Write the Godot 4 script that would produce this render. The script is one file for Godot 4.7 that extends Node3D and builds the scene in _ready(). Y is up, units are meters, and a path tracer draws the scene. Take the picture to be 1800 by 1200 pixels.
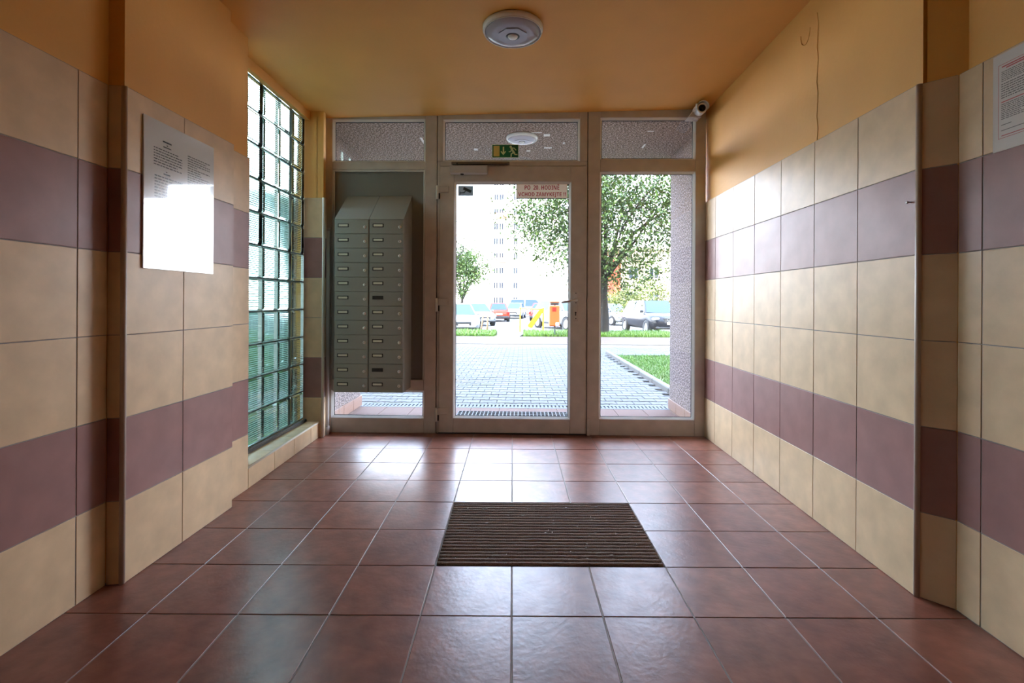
extends Node3D
# Apartment-block entrance hall. Metres, y up, the street lies towards -z.

const T := 1.0 / 3.0            # floor tile
const ROW := 0.3347             # wall tile row
const ZF := -4.18               # room face of the glazed screen

var M := {}
var rng := RandomNumberGenerator.new()

# ---------------------------------------------------------------- helpers
func mb(smooth := false) -> SurfaceTool:
	var st := SurfaceTool.new()
	st.begin(Mesh.PRIMITIVE_TRIANGLES)
	st.set_smooth_group(0 if smooth else 0xFFFFFFFF)
	return st

func tri(st: SurfaceTool, a: Vector3, b: Vector3, c: Vector3, out: Vector3) -> void:
	if (a - c).cross(a - b).dot(out) < 0.0:
		var t := b
		b = c
		c = t
	st.add_vertex(a)
	st.add_vertex(b)
	st.add_vertex(c)

func quad(st: SurfaceTool, a: Vector3, b: Vector3, c: Vector3, d: Vector3, out: Vector3) -> void:
	tri(st, a, b, c, out)
	tri(st, a, c, d, out)

func uvquad(st: SurfaceTool, a: Vector3, b: Vector3, c: Vector3, d: Vector3) -> void:
	# a top-left, b top-right, c bottom-right, d bottom-left as the reader sees it (clockwise)
	var p := [a, b, c, a, c, d]
	var u := [Vector2(0, 0), Vector2(1, 0), Vector2(1, 1), Vector2(0, 0), Vector2(1, 1), Vector2(0, 1)]
	for i in 6:
		st.set_uv(u[i])
		st.add_vertex(p[i])

func cbox(st: SurfaceTool, lo: Vector3, hi: Vector3, b := 0.0, xf := Transform3D.IDENTITY) -> void:
	var c := (lo + hi) * 0.5
	var h := (hi - lo).abs() * 0.5
	b = minf(b, minf(h.x, minf(h.y, h.z)) * 0.9)
	var dirs := [Vector3.RIGHT, Vector3.UP, Vector3.BACK]
	if b <= 0.0:
		for k in 3:
			for s in [-1.0, 1.0]:
				var n: Vector3 = dirs[k] * s
				var u: Vector3 = dirs[(k + 1) % 3]
				var v: Vector3 = dirs[(k + 2) % 3]
				var o := c + n * h[k]
				u *= h[(k + 1) % 3]
				v *= h[(k + 2) % 3]
				quad(st, xf * (o - u - v), xf * (o + u - v), xf * (o + u + v), xf * (o - u + v), xf.basis * n)
		return
	for k in 3:
		var k1 := (k + 1) % 3
		var k2 := (k + 2) % 3
		for s in [-1.0, 1.0]:
			var n: Vector3 = dirs[k] * s
			var u: Vector3 = dirs[k1] * (h[k1] - b)
			var v: Vector3 = dirs[k2] * (h[k2] - b)
			var o := c + n * h[k]
			quad(st, xf * (o - u - v), xf * (o + u - v), xf * (o + u + v), xf * (o - u + v), xf.basis * n)
			for s2 in [-1.0, 1.0]:      # chamfer between face k and face k1
				var n2: Vector3 = dirs[k1] * s2
				var e1: Vector3 = c + n * h[k] + n2 * (h[k1] - b)
				var e2: Vector3 = c + n * (h[k] - b) + n2 * h[k1]
				quad(st, xf * (e1 - v), xf * (e1 + v), xf * (e2 + v), xf * (e2 - v), xf.basis * (n + n2))
	for sx in [-1.0, 1.0]:
		for sy in [-1.0, 1.0]:
			for sz in [-1.0, 1.0]:
				var s := Vector3(sx, sy, sz)
				var q := c + s * h
				tri(st, xf * (q - Vector3(0, sy * b, sz * b)), xf * (q - Vector3(sx * b, 0, sz * b)), xf * (q - Vector3(sx * b, sy * b, 0)), xf.basis * s)

func lathe(st: SurfaceTool, prof: Array, xf := Transform3D.IDENTITY, n := 24) -> void:
	# profile points (radius, height along y), listed with the outside on the side away from the axis going up
	for i in prof.size() - 1:
		var p: Vector2 = prof[i]
		var q: Vector2 = prof[i + 1]
		for k in n:
			var a := TAU * k / n
			var b := TAU * (k + 1) / n
			var d := q - p
			var m := (a + b) * 0.5
			var out := Vector3(cos(m) * d.y, -d.x, sin(m) * d.y)
			var A := Vector3(cos(a) * p.x, p.y, sin(a) * p.x)
			var B := Vector3(cos(b) * p.x, p.y, sin(b) * p.x)
			var C := Vector3(cos(b) * q.x, q.y, sin(b) * q.x)
			var D := Vector3(cos(a) * q.x, q.y, sin(a) * q.x)
			if p.x > 1e-6:
				tri(st, xf * A, xf * B, xf * C, xf.basis * out)
			if q.x > 1e-6:
				tri(st, xf * A, xf * C, xf * D, xf.basis * out)

func tube(st: SurfaceTool, pts: Array, radii: Array, n := 8) -> void:
	var rings := []
	for i in pts.size():
		var d: Vector3 = (pts[mini(i + 1, pts.size() - 1)] - pts[maxi(i - 1, 0)]).normalized()
		var u := d.cross(Vector3.UP if absf(d.y) < 0.9 else Vector3.RIGHT).normalized()
		var v := d.cross(u)
		var ring := []
		for k in n:
			ring.append(pts[i] + (u * cos(TAU * k / n) + v * sin(TAU * k / n)) * radii[i])
		rings.append(ring)
	for i in pts.size() - 1:
		for k in n:
			var j := (k + 1) % n
			var out: Vector3 = rings[i][k] + rings[i][j] - pts[i] * 2.0
			quad(st, rings[i][k], rings[i][j], rings[i + 1][j], rings[i + 1][k], out)
	for e in [0, pts.size() - 1]:
		var out: Vector3 = pts[e] - pts[1 if e == 0 else e - 1]
		for k in n:
			tri(st, pts[e], rings[e][k], rings[e][(k + 1) % n], out)

func prism(st: SurfaceTool, poly: PackedVector2Array, depth: float, xf := Transform3D.IDENTITY) -> void:
	# polygon in the local xy plane, extruded from z = 0 to z = depth
	var ix := Geometry2D.triangulate_polygon(poly)
	for i in range(0, ix.size(), 3):
		for z in [0.0, depth]:
			var p := []
			for k in 3:
				p.append(xf * Vector3(poly[ix[i + k]].x, poly[ix[i + k]].y, z))
			tri(st, p[0], p[1], p[2], xf.basis * Vector3(0, 0, 1.0 if (z > 0.0) == (depth > 0.0) and z != 0.0 else (-1.0 if depth > 0.0 else 1.0)))
	var cw := Geometry2D.is_polygon_clockwise(poly)
	for i in poly.size():
		var a := poly[i]
		var b := poly[(i + 1) % poly.size()]
		var e := b - a
		var out := Vector3(e.y, -e.x, 0) * (-1.0 if cw else 1.0)
		quad(st, xf * Vector3(a.x, a.y, 0), xf * Vector3(b.x, b.y, 0), xf * Vector3(b.x, b.y, depth), xf * Vector3(a.x, a.y, depth), xf.basis * out)

func slab(st: SurfaceTool, poly: PackedVector2Array, top: float, thick: float, bev: float) -> void:
	# convex polygon in (x, z), a bevelled flat piece with its top at y = top
	var c := Vector2.ZERO
	for p in poly:
		c += p
	c /= poly.size()
	var cc := Vector3(c.x, top, c.y)
	for i in poly.size():
		var a := poly[i]
		var b := poly[(i + 1) % poly.size()]
		var ai := a + (c - a).normalized() * bev * 1.4
		var bi := b + (c - b).normalized() * bev * 1.4
		var out := Vector3((a.x + b.x) * 0.5 - c.x, 0, (a.y + b.y) * 0.5 - c.y)
		tri(st, cc, Vector3(ai.x, top, ai.y), Vector3(bi.x, top, bi.y), Vector3.UP)
		quad(st, Vector3(ai.x, top, ai.y), Vector3(bi.x, top, bi.y), Vector3(b.x, top - bev, b.y), Vector3(a.x, top - bev, a.y), out.normalized() + Vector3.UP)
		quad(st, Vector3(a.x, top - bev, a.y), Vector3(b.x, top - bev, b.y), Vector3(b.x, top - thick, b.y), Vector3(a.x, top - thick, a.y), out)

func mesh_of(st: SurfaceTool) -> ArrayMesh:
	st.generate_normals()
	return st.commit()

func put(called: String, m: Mesh, mat: Material, parent: Node = self, at := Vector3.ZERO) -> MeshInstance3D:
	var o := MeshInstance3D.new()
	o.name = called
	o.mesh = m
	o.material_override = mat
	o.position = at
	o.cast_shadow = GeometryInstance3D.SHADOW_CASTING_SETTING_ON
	if parent == self:
		o.name = numbered(called)
		add_child(o)
	else:
		o.name = sub_numbered(parent, called)
		parent.add_child(o, true)
	return o

func build(called: String, st: SurfaceTool, mat: Material, parent: Node = self, at := Vector3.ZERO) -> MeshInstance3D:
	return put(called, mesh_of(st), mat, parent, at)

func box(called: String, lo: Vector3, hi: Vector3, mat: Material, parent: Node = self, b := 0.0) -> MeshInstance3D:
	var st := mb()
	cbox(st, lo, hi, b)
	return build(called, st, mat, parent)

var taken := {}
func numbered(called: String) -> String:
	taken[called] = taken.get(called, -1) + 1
	return called if taken[called] == 0 else "%s_%03d" % [called, taken[called]]

func sub_numbered(parent: Node, called: String) -> String:
	var key := str(parent.get_instance_id()) + called
	var n: int = taken.get(key, -1) + 1
	taken[key] = n
	return called if n == 0 else "%s_%03d" % [called, n]

func thing(called: String, label: String, category: String, at := Vector3.ZERO, turn := 0.0, group := "") -> Node3D:
	var o := Node3D.new()
	o.name = numbered(called)
	add_child(o)
	o.position = at
	o.rotation.y = turn
	tag(o, label, category, group)
	return o

func tag(o: Node, label: String, category: String, group := "", kind := "") -> Node:
	if label:
		o.set_meta("label", label)
	if category:
		o.set_meta("category", category)
	if group:
		o.set_meta("group", group)
	if kind:
		o.set_meta("kind", kind)
	return o

func structure(called: String, label: String, category: String, at := Vector3.ZERO, turn := 0.0) -> Node3D:
	var o := thing(called, label, category, at, turn)
	o.set_meta("kind", "structure")
	return o

# ---------------------------------------------------------------- materials
func noise_tex(freq: float, lo: float, hi: float, octaves := 4, sd := 1, kind := FastNoiseLite.TYPE_SIMPLEX_SMOOTH, size := 512, tint := Color.WHITE) -> NoiseTexture2D:
	var n := FastNoiseLite.new()
	n.noise_type = kind
	n.frequency = freq
	n.fractal_octaves = octaves
	n.seed = sd
	var t := NoiseTexture2D.new()
	t.width = size
	t.height = size
	t.seamless = true
	t.noise = n
	var g := Gradient.new()
	g.set_color(0, Color(lo, lo, lo) * tint)
	g.set_color(1, Color(hi, hi, hi))
	t.color_ramp = g
	return t

func mat(called: String, c: Color, rough := 0.6, metal := 0.0) -> StandardMaterial3D:
	var m := StandardMaterial3D.new()
	m.resource_name = called
	m.albedo_color = c
	m.roughness = rough
	m.metallic = metal
	M[called] = m
	return m

func triplanar(m: StandardMaterial3D, scale: float, off := Vector3.ZERO) -> void:
	m.uv1_triplanar = true
	m.uv1_world_triplanar = true
	m.uv1_scale = Vector3(scale, scale, scale)
	m.uv1_offset = off

func rgb(r: int, g: int, b: int) -> Color:
	return Color(r / 255.0, g / 255.0, b / 255.0)

func materials() -> void:
	var cloud := noise_tex(0.008, 0.9, 1.0, 5, 3)
	var cloud2 := noise_tex(0.009, 0.78, 1.0, 3, 11)
	var grain := noise_tex(0.06, 0.0, 1.0, 3, 5)
	var slate := noise_tex(0.022, 0.0, 1.0, 5, 9)
	var pitted := noise_tex(0.035, 0.0, 1.0, 4, 13)
	var rough_tex := noise_tex(0.01, 0.82, 1.0, 3, 21)
	var stucco := noise_tex(0.11, 0.0, 1.0, 3, 17)
	var speck := noise_tex(0.13, 0.35, 1.0, 3, 29)
	var paint := mat("paint", rgb(237, 176, 90), 0.62)
	paint.albedo_texture = noise_tex(0.004, 0.965, 1.0, 2, 31)
	paint.heightmap_enabled = true
	paint.heightmap_texture = grain
	paint.heightmap_scale = 0.05
	triplanar(paint, 0.9)
	for v in 4:
		var off := Vector3(0.37, 0.61, 0.23) * v
		for d in [["beige", rgb(229, 197, 157)], ["maroon", rgb(164, 121, 113)]]:
			var m := mat("%s%d" % [d[0], v], d[1], 0.43)
			m.metallic_specular = 0.36
			m.albedo_texture = cloud
			m.roughness_texture = rough_tex
			m.heightmap_enabled = true
			m.heightmap_texture = slate
			m.heightmap_scale = 0.010
			triplanar(m, 1.3, off)
		var f := mat("floor%d" % v, [rgb(152, 95, 76), rgb(144, 89, 72), rgb(157, 100, 80), rgb(148, 94, 78)][v], 0.34)
		f.albedo_texture = cloud2
		f.roughness_texture = rough_tex
		f.heightmap_enabled = true
		f.heightmap_texture = pitted
		f.heightmap_scale = 0.04
		triplanar(f, 1.7, off)
	mat("grout", rgb(150, 142, 136), 0.85)
	mat("floor_grout", rgb(150, 138, 130), 0.8)
	mat("tile_trim", rgb(182, 162, 146), 0.35)
	mat("ledge_trim", rgb(214, 204, 188), 0.35)
	var fr := mat("frame", rgb(206, 198, 190), 0.38)
	fr.albedo_texture = noise_tex(0.01, 0.92, 1.0, 3, 41)
	triplanar(fr, 1.1)
	mat("bead", rgb(222, 220, 214), 0.35)  # whiter than the frame: outdoor light caught by glazing beads, put into colour
	mat("gasket", rgb(30, 30, 30), 0.7)
	var gl := mat("glass", Color(0.97, 1.0, 0.99, 0.04), 0.02)
	gl.transparency = BaseMaterial3D.TRANSPARENCY_ALPHA
	gl.metallic_specular = 0.5
	var gb := mat("block_glass", Color(0.80, 0.93, 0.88, 0.0), 0.08)
	gb.refraction_enabled = true
	gb.refraction_scale = 0.045
	mat("mortar", rgb(96, 104, 98), 0.9)
	mat("mail_grey", rgb(152, 153, 145), 0.42, 0.1)
	mat("mail_dark", rgb(92, 94, 90), 0.5)
	mat("panel_grey", rgb(122, 122, 115), 0.5)
	mat("black_plastic", rgb(28, 28, 28), 0.45)
	mat("paper", rgb(226, 226, 206), 0.8)
	mat("steel", rgb(205, 202, 196), 0.28, 0.9)
	mat("lock_metal", rgb(236, 230, 222), 0.32, 0.4)
	mat("white_plastic", rgb(232, 232, 230), 0.35)
	mat("lamp_glass", rgb(168, 164, 172), 0.12)
	mat("grey_plastic", rgb(196, 190, 188), 0.4)
	mat("lens_black", rgb(8, 8, 10), 0.06)
	mat("brown_metal", rgb(120, 108, 98), 0.4)
	var mt := mat("mat_fibre", rgb(196, 172, 158), 0.95)
	mt.albedo_texture = noise_tex(0.12, 0.45, 1.0, 3, 51)
	mt.heightmap_enabled = true
	mt.heightmap_texture = grain
	mt.heightmap_scale = 0.3
	triplanar(mt, 5.0)
	mat("lint", rgb(190, 184, 176), 0.9)
	mat("sign_green", rgb(14, 118, 78), 0.45)
	mat("sign_pale", rgb(236, 250, 196), 0.5)
	mat("sign_door", rgb(226, 206, 120), 0.5)
	mat("sign_cream", rgb(228, 206, 184), 0.6)
	M.sign_cream.backlight_enabled = true
	M.sign_cream.backlight = Color(0.42, 0.38, 0.34)
	mat("sign_red", rgb(176, 22, 30), 0.5)
	mat("sticker", rgb(150, 164, 170), 0.6)
	M.sticker.backlight_enabled = true
	M.sticker.backlight = Color(0.22, 0.25, 0.27)
	mat("sticker_dark", rgb(44, 66, 66), 0.5)
	mat("outlet_white", rgb(236, 236, 236), 0.5)
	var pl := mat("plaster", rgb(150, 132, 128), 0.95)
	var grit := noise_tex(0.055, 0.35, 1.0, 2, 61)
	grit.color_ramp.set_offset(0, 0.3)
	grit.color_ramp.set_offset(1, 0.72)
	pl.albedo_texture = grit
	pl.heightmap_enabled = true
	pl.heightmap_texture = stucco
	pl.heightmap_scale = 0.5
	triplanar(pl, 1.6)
	var so2 := mat("soffit", rgb(184, 160, 148), 0.95)  # same porch plaster, lightened: missing bounce light put into the colour
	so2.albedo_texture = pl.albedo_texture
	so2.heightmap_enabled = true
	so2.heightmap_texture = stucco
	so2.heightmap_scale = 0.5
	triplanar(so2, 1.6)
	var co := mat("facade", rgb(200, 190, 178), 0.9)
	co.albedo_texture = speck
	triplanar(co, 0.6)
	for v in 3:
		var p := mat("paver%d" % v, [rgb(98, 99, 100), rgb(92, 93, 95), rgb(104, 104, 104)][v], 0.85)
		p.albedo_texture = speck
		triplanar(p, 1.2, Vector3(0.3, 0.2, 0.7) * v)
	mat("joint", rgb(40, 40, 40), 0.95)
	var pk := mat("pink_paving", rgb(82, 64, 61), 0.9)
	pk.albedo_texture = speck
	triplanar(pk, 0.9)
	mat("concrete", rgb(120, 116, 110), 0.9).albedo_texture = speck
	triplanar(M.concrete, 1.4)
	mat("porch_tile", rgb(92, 72, 66), 0.75).metallic_specular = 0.2
	mat("skirt_tile", rgb(112, 80, 66), 0.5)
	mat("added_wall_green", rgb(52, 70, 60), 0.95)  # colour of the added wall, dark so the lower glass blocks dim
	mat("galvanised", rgb(92, 96, 100), 0.75, 0.1).metallic_specular = 0.2
	mat("pit", rgb(30, 32, 34), 0.9)
	var so := mat("soil", rgb(96, 100, 58), 0.95)
	so.albedo_texture = cloud2
	triplanar(so, 0.4)
	var asph := mat("asphalt", rgb(104, 103, 102), 0.9)
	asph.albedo_texture = speck
	triplanar(asph, 0.5)
	for d in [["blade", rgb(74, 112, 30)], ["leaf", rgb(255, 255, 255)], ["needle", rgb(255, 255, 255)]]:
		var m := mat(d[0], d[1], 0.6)
		m.vertex_color_use_as_albedo = true
		m.backlight_enabled = true
		m.backlight = Color(0.5, 0.5, 0.4)
	var bk := mat("bark", rgb(50, 44, 40), 0.95)
	bk.albedo_texture = speck
	triplanar(bk, 2.0)
	mat("rubber", rgb(26, 26, 28), 0.8)
	mat("car_glass", rgb(40, 56, 68), 0.06).metallic_specular = 0.3
	mat("car_dark", rgb(34, 36, 38), 0.4)
	mat("alloy", rgb(180, 182, 184), 0.3, 0.8)
	mat("lamp_clear", rgb(226, 230, 234), 0.1)
	mat("lamp_red", rgb(178, 24, 20), 0.2)
	mat("plate_white", rgb(240, 240, 238), 0.5)
	mat("bin_orange", rgb(176, 70, 18), 0.45)
	mat("play_yellow", rgb(190, 140, 10), 0.4)
	mat("wood_stake", rgb(118, 92, 70), 0.9)
	mat("far_white", rgb(222, 218, 212), 0.9)
	mat("far_cream", rgb(232, 208, 170), 0.9)
	mat("far_red", rgb(160, 58, 34), 0.9)
	mat("balcony", rgb(205, 140, 110), 0.9)
	mat("far_glass", rgb(44, 50, 58), 0.3).metallic_specular = 0.1

func car_paint(called: String, c: Color) -> StandardMaterial3D:
	if not M.has(called):
		var m := mat(called, c, 0.3)
		m.metallic_specular = 0.3
		m.clearcoat_enabled = true
		m.clearcoat = 0.15
		m.clearcoat_roughness = 0.05
	return M[called]

# ---------------------------------------------------------------- scene
func _ready() -> void:
	rng.seed = 7
	var cam := Camera3D.new()
	cam.name = "camera"
	cam.projection = Camera3D.PROJECTION_FRUSTUM
	cam.near = 0.05
	cam.far = 600.0
	cam.size = 2.0 * 600.0 / 850.7 * cam.near
	cam.frustum_offset = Vector2(0, -70.15 / 850.7 * cam.near)
	add_child(cam)
	cam.position = Vector3(0, 1.1475, 0)
	cam.basis = Basis(Vector3.UP, 0.0224) * Basis(Vector3(0, 0, 1), 0.00544)
	cam.current = true
	var env := Environment.new()
	env.background_mode = Environment.BG_SKY
	var sky := Sky.new()
	var sm := ProceduralSkyMaterial.new()
	sm.sky_top_color = rgb(184, 208, 242)
	sm.sky_horizon_color = rgb(238, 241, 245)
	sm.sky_curve = 0.2
	sm.ground_bottom_color = rgb(150, 150, 145)
	sm.ground_horizon_color = rgb(210, 212, 214)
	sky.sky_material = sm
	env.sky = sky
	env.background_energy_multiplier = 1.0
	env.tonemap_mode = Environment.TONE_MAPPER_LINEAR
	env.tonemap_exposure = 26.0
	env.sdfgi_enabled = true
	env.ssao_enabled = true
	env.ssil_enabled = true
	var we := WorldEnvironment.new()
	we.name = "world"
	we.environment = env
	add_child(we)
	var sun := DirectionalLight3D.new()
	sun.name = "sun"
	sun.light_color = rgb(255, 244, 222)
	sun.light_energy = 0.22
	sun.light_angular_distance = 1.0
	sun.shadow_enabled = true
	sun.sky_mode = DirectionalLight3D.SKY_MODE_LIGHT_ONLY
	add_child(sun)
	sun.look_at_from_position(Vector3(-5, 11, 8), Vector3.ZERO)

	materials()
	room_floor()
	room_walls()
	glass_block_window()
	screen()
	outside_ground()
	porch()
	fittings()
	mailboxes()
	doormat()
	street()

# ---------------------------------------------------------------- the room
func grid_pt(c: float, r: float) -> Vector2:
	var X := (0.0064 + c) * T
	var Z := (4.298 + r) * T
	return Vector2(X * cos(0.0208) - Z * sin(0.0208), -(X * sin(0.0208) + Z * cos(0.0208)))

func room_floor() -> void:
	var fl := structure("floor", "reddish brown stone-look ceramic tile floor of the entrance hall", "floor")
	box("slab", Vector3(-1.95, -0.25, -4.26), Vector3(1.8, -0.0085, 7.2), M.grout, fl)
	# grout bed, cut out under the mat
	var bed := mb()
	var room := PackedVector2Array([Vector2(-1.685, 7.1), Vector2(-1.685, -1.91), Vector2(-1.62, -1.92), Vector2(-1.62, -2.66), Vector2(-1.68, -2.67), Vector2(-1.69, -2.92), Vector2(-1.745, -4.23), Vector2(1.575, -4.23), Vector2(1.56, -1.945), Vector2(1.648, -1.86), Vector2(1.648, 7.1)])
	var hole := PackedVector2Array([grid_pt(-1, 2), grid_pt(2, 2), grid_pt(2, 4), grid_pt(-1, 4)])
	for r in range(-22, 9):
		for c in range(-6, 6):
			if r >= 2 and r < 4 and c >= -1 and c < 2:
				continue
			var cell := PackedVector2Array([grid_pt(c, r), grid_pt(c + 1, r), grid_pt(c + 1, r + 1), grid_pt(c, r + 1)])
			for piece in Geometry2D.intersect_polygons(cell, room):
				slab(bed, piece, -0.0022, 0.006, 0.0)
	build("grout", bed, M.floor_grout, fl)
	var g := 0.008
	for r in range(-5, 9):
		for c in range(-6, 6):
			if r >= 2 and r < 4 and c >= -1 and c < 2:
				continue
			var cell := PackedVector2Array([grid_pt(c + g, r + g), grid_pt(c + 1 - g, r + g), grid_pt(c + 1 - g, r + 1 - g), grid_pt(c + g, r + 1 - g)])
			for piece in Geometry2D.intersect_polygons(cell, room):
				var area := 0.0
				for i in piece.size():
					area += piece[i].cross(piece[(i + 1) % piece.size()])
				if absf(area) < 0.002:
					continue
				var st := mb()
				slab(st, piece, rng.randf_range(-0.0004, 0.0004), 0.008, 0.0014)
				build("tile", st, M["floor%d" % rng.randi_range(0, 3)], fl)
	box("slab", Vector3(-1.95, -0.25, 7.0), Vector3(1.8, -0.003, 7.3), M.floor0, fl)

const ROW_KIND := ["beige", "maroon", "beige", "beige", "maroon", "beige"]

# A tiled face. The face runs from a to b (x, z); n points into the room; joints are distances from a.
func tiled(parent: Node, a: Vector2, b: Vector2, n: Vector2, joints: Array, y0 := 0.0) -> void:
	var along := (b - a).normalized()
	var length := a.distance_to(b)
	var bas := Basis(Vector3(along.x, 0, along.y), Vector3.UP, Vector3(n.x, 0, n.y))
	var xf := Transform3D(bas, Vector3(a.x, 0, a.y))
	var cuts := [0.0]
	for j in joints:
		if j > 0.001 and j < length - 0.001:
			cuts.append(j)
	cuts.append(length)
	var st := mb()
	cbox(st, Vector3(0, y0, -0.03), Vector3(length, 6 * ROW, -0.0022), 0.0, xf)
	build("grout", st, M.grout, parent)
	for i in cuts.size() - 1:
		for k in 6:
			var lo: float = maxf(k * ROW, y0)
			var hi: float = (k + 1) * ROW
			if hi - lo < 0.01:
				continue
			st = mb()
			cbox(st, Vector3(cuts[i] + (0.0018 if i > 0 else 0.0003), lo + 0.0018, -0.009), Vector3(cuts[i + 1] - (0.0018 if i < cuts.size() - 2 else 0.0003), hi - 0.0018, rng.randf_range(-0.0004, 0.0003)), 0.0012, xf)
			build("tile", st, M["%s%d" % [ROW_KIND[k], rng.randi_range(0, 3)]], parent)

func steps(first: float, pitch: float, n: int) -> Array:
	var a := []
	for i in n:
		a.append(first + pitch * i)
	return a

func corner_bead(parent: Node, x: float, z: float, y1 := 6 * ROW, m: Material = null) -> void:
	var st := mb(true)
	tube(st, [Vector3(x, 0.0, z), Vector3(x, y1, z)], [0.0115, 0.0115], 12)
	build("edge_trim", st, m if m else M.tile_trim, parent)

func room_walls() -> void:
	var top := 3.0
	# right wall, turned a touch as in the hall
	var wr := structure("wall_right", "right wall with beige and maroon tiles below ochre paint", "wall", Vector3(1.544, 0, -1.937), -0.0077)
	# local: x into the wall, -z along it
	tiled(wr, Vector2(0, 0), Vector2(0, -2.29), Vector2(-1, 0), steps(0.338, 0.338, 6))
	box("plaster", Vector3(0.018, 0, -2.42), Vector3(0.3, top, 0.006), M.paint, wr)
	# the splayed return and the near recess
	var near_x := 1.632 - 1.544
	tiled(wr, Vector2(near_x, 0.084), Vector2(0.006, 0.004), Vector2(-0.70, 0.72).normalized(), [])
	tiled(wr, Vector2(near_x, 3.9), Vector2(near_x, 0.084), Vector2(-1, 0), [3.9 - 0.18 - 0.338 * 3, 3.9 - 0.18 - 0.338 * 2, 3.9 - 0.18 - 0.338, 3.9 - 0.18])
	var st := mb()
	prism(st, PackedVector2Array([Vector2(0.026, 0.016), Vector2(near_x + 0.02, 0.102), Vector2(near_x + 0.02, 9.1), Vector2(0.3, 9.1), Vector2(0.3, 0.016)]), top, Transform3D(Basis(Vector3.RIGHT, Vector3.BACK, Vector3.DOWN), Vector3(0, top, 0)))
	build("plaster", st, M.paint, wr)
	corner_bead(wr, 0.0098, 0.0)
	# plaster blemishes high on the right wall
	st = mb(true)
	var crack := []
	for i in 12:
		crack.append(Vector3(0.0175, 2.02 + i * 0.062, -0.684 + 0.006 * sin(i * 2.1)))
	var cr := []
	for i in 12:
		cr.append(0.0022 + 0.001 * sin(i * 1.7))
	tube(st, crack, cr, 6)
	build("plaster_seam", st, M.paint, wr)
	st = mb(true)
	var ring := []
	var rr := []
	for i in 13:
		var a := PI + PI * i / 12.0
		ring.append(Vector3(0.0178, 2.66 + 0.06 * sin(a) * 1.2, -0.80 + 0.045 * cos(a)))
		rr.append(0.003)
	tube(st, ring, rr, 6)
	build("filled_patch", st, M.paint, wr)

	# left wall
	var wl := structure("wall_left", "left wall with beige and maroon tiles below ochre paint", "wall")
	tiled(wl, Vector2(-1.668, -1.905), Vector2(-1.668, 1.9), Vector2(1, 0), [0.13, 0.468, 0.806, 1.144, 1.482])
	tiled(wl, Vector2(-1.668, -1.905), Vector2(-1.612, -1.914), Vector2(0.16, 1).normalized(), [])
	tiled(wl, Vector2(-1.604, -2.645), Vector2(-1.604, -1.922), Vector2(1, 0), [0.392])
	tiled(wl, Vector2(-1.664, -2.905), Vector2(-1.664, -2.648), Vector2(1, 0), [])
	tiled(wl, Vector2(-1.664, -2.650), Vector2(-1.614, -2.650), Vector2(0, -1), [])
	corner_bead(wl, -1.6145, -1.9215)
	st = mb()
	prism(st, PackedVector2Array([Vector2(-1.682, 7.3), Vector2(-1.682, -1.923), Vector2(-1.624, -1.932), Vector2(-1.618, -2.634), Vector2(-1.676, -2.64), Vector2(-1.676, -2.90), Vector2(-1.95, -2.90), Vector2(-1.95, 7.3)]), top, Transform3D(Basis(Vector3.RIGHT, Vector3.BACK, Vector3.DOWN), Vector3(0, top, 0)))
	build("plaster", st, M.paint, wl)
	# beyond the glass blocks: pilaster facing the hall, and the reveal to the screen
	tiled(wl, Vector2(-1.84, -4.02), Vector2(-1.672, -4.02), Vector2(0, 1), [])
	tiled(wl, Vector2(-1.672, -4.075), Vector2(-1.672, -4.022), Vector2(1, 0), [])
	corner_bead(wl, -1.6725, -4.0215, 6 * ROW, M.ledge_trim)
	st = mb()
	cbox(st, Vector3(-1.95, 0, -4.26), Vector3(-1.735, top, -4.035))
	cbox(st, Vector3(-1.74, 0, -4.08), Vector3(-1.683, top, -4.035))
	build("plaster", st, M.paint, wl)
	# above and below the glass blocks
	box("lintel", Vector3(-1.95, 2.664, -4.04), Vector3(-1.80, top, -2.88), M.paint, wl)
	box("parapet", Vector3(-1.95, 0, -4.04), Vector3(-1.82, 0.15, -2.88), M.paint, wl)

	# wall over the screen, the back wall with a door, the ceiling
	box("wall_front", Vector3(-1.95, 2.79, -4.27), Vector3(1.85, 3.0, -4.19), M.paint).set_meta("kind", "structure")
	var back := structure("wall_back", "ochre back wall of the hall behind the camera", "wall")
	box("plaster", Vector3(-1.95, 0, 7.2), Vector3(1.9, top, 7.35), M.paint, back)
	st = mb()
	var yl := 2.735
	var yr := 2.805
	prism(st, PackedVector2Array([Vector2(-1.95, yl - 0.003), Vector2(1.9, yr + 0.007), Vector2(1.9, 3.1), Vector2(-1.95, 3.1)]), 11.6, Transform3D(Basis.IDENTITY, Vector3(0, 0, -4.19)))
	tag(build("ceiling", st, M.paint), "smooth ochre painted ceiling of the hall", "ceiling", "", "structure")

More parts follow.
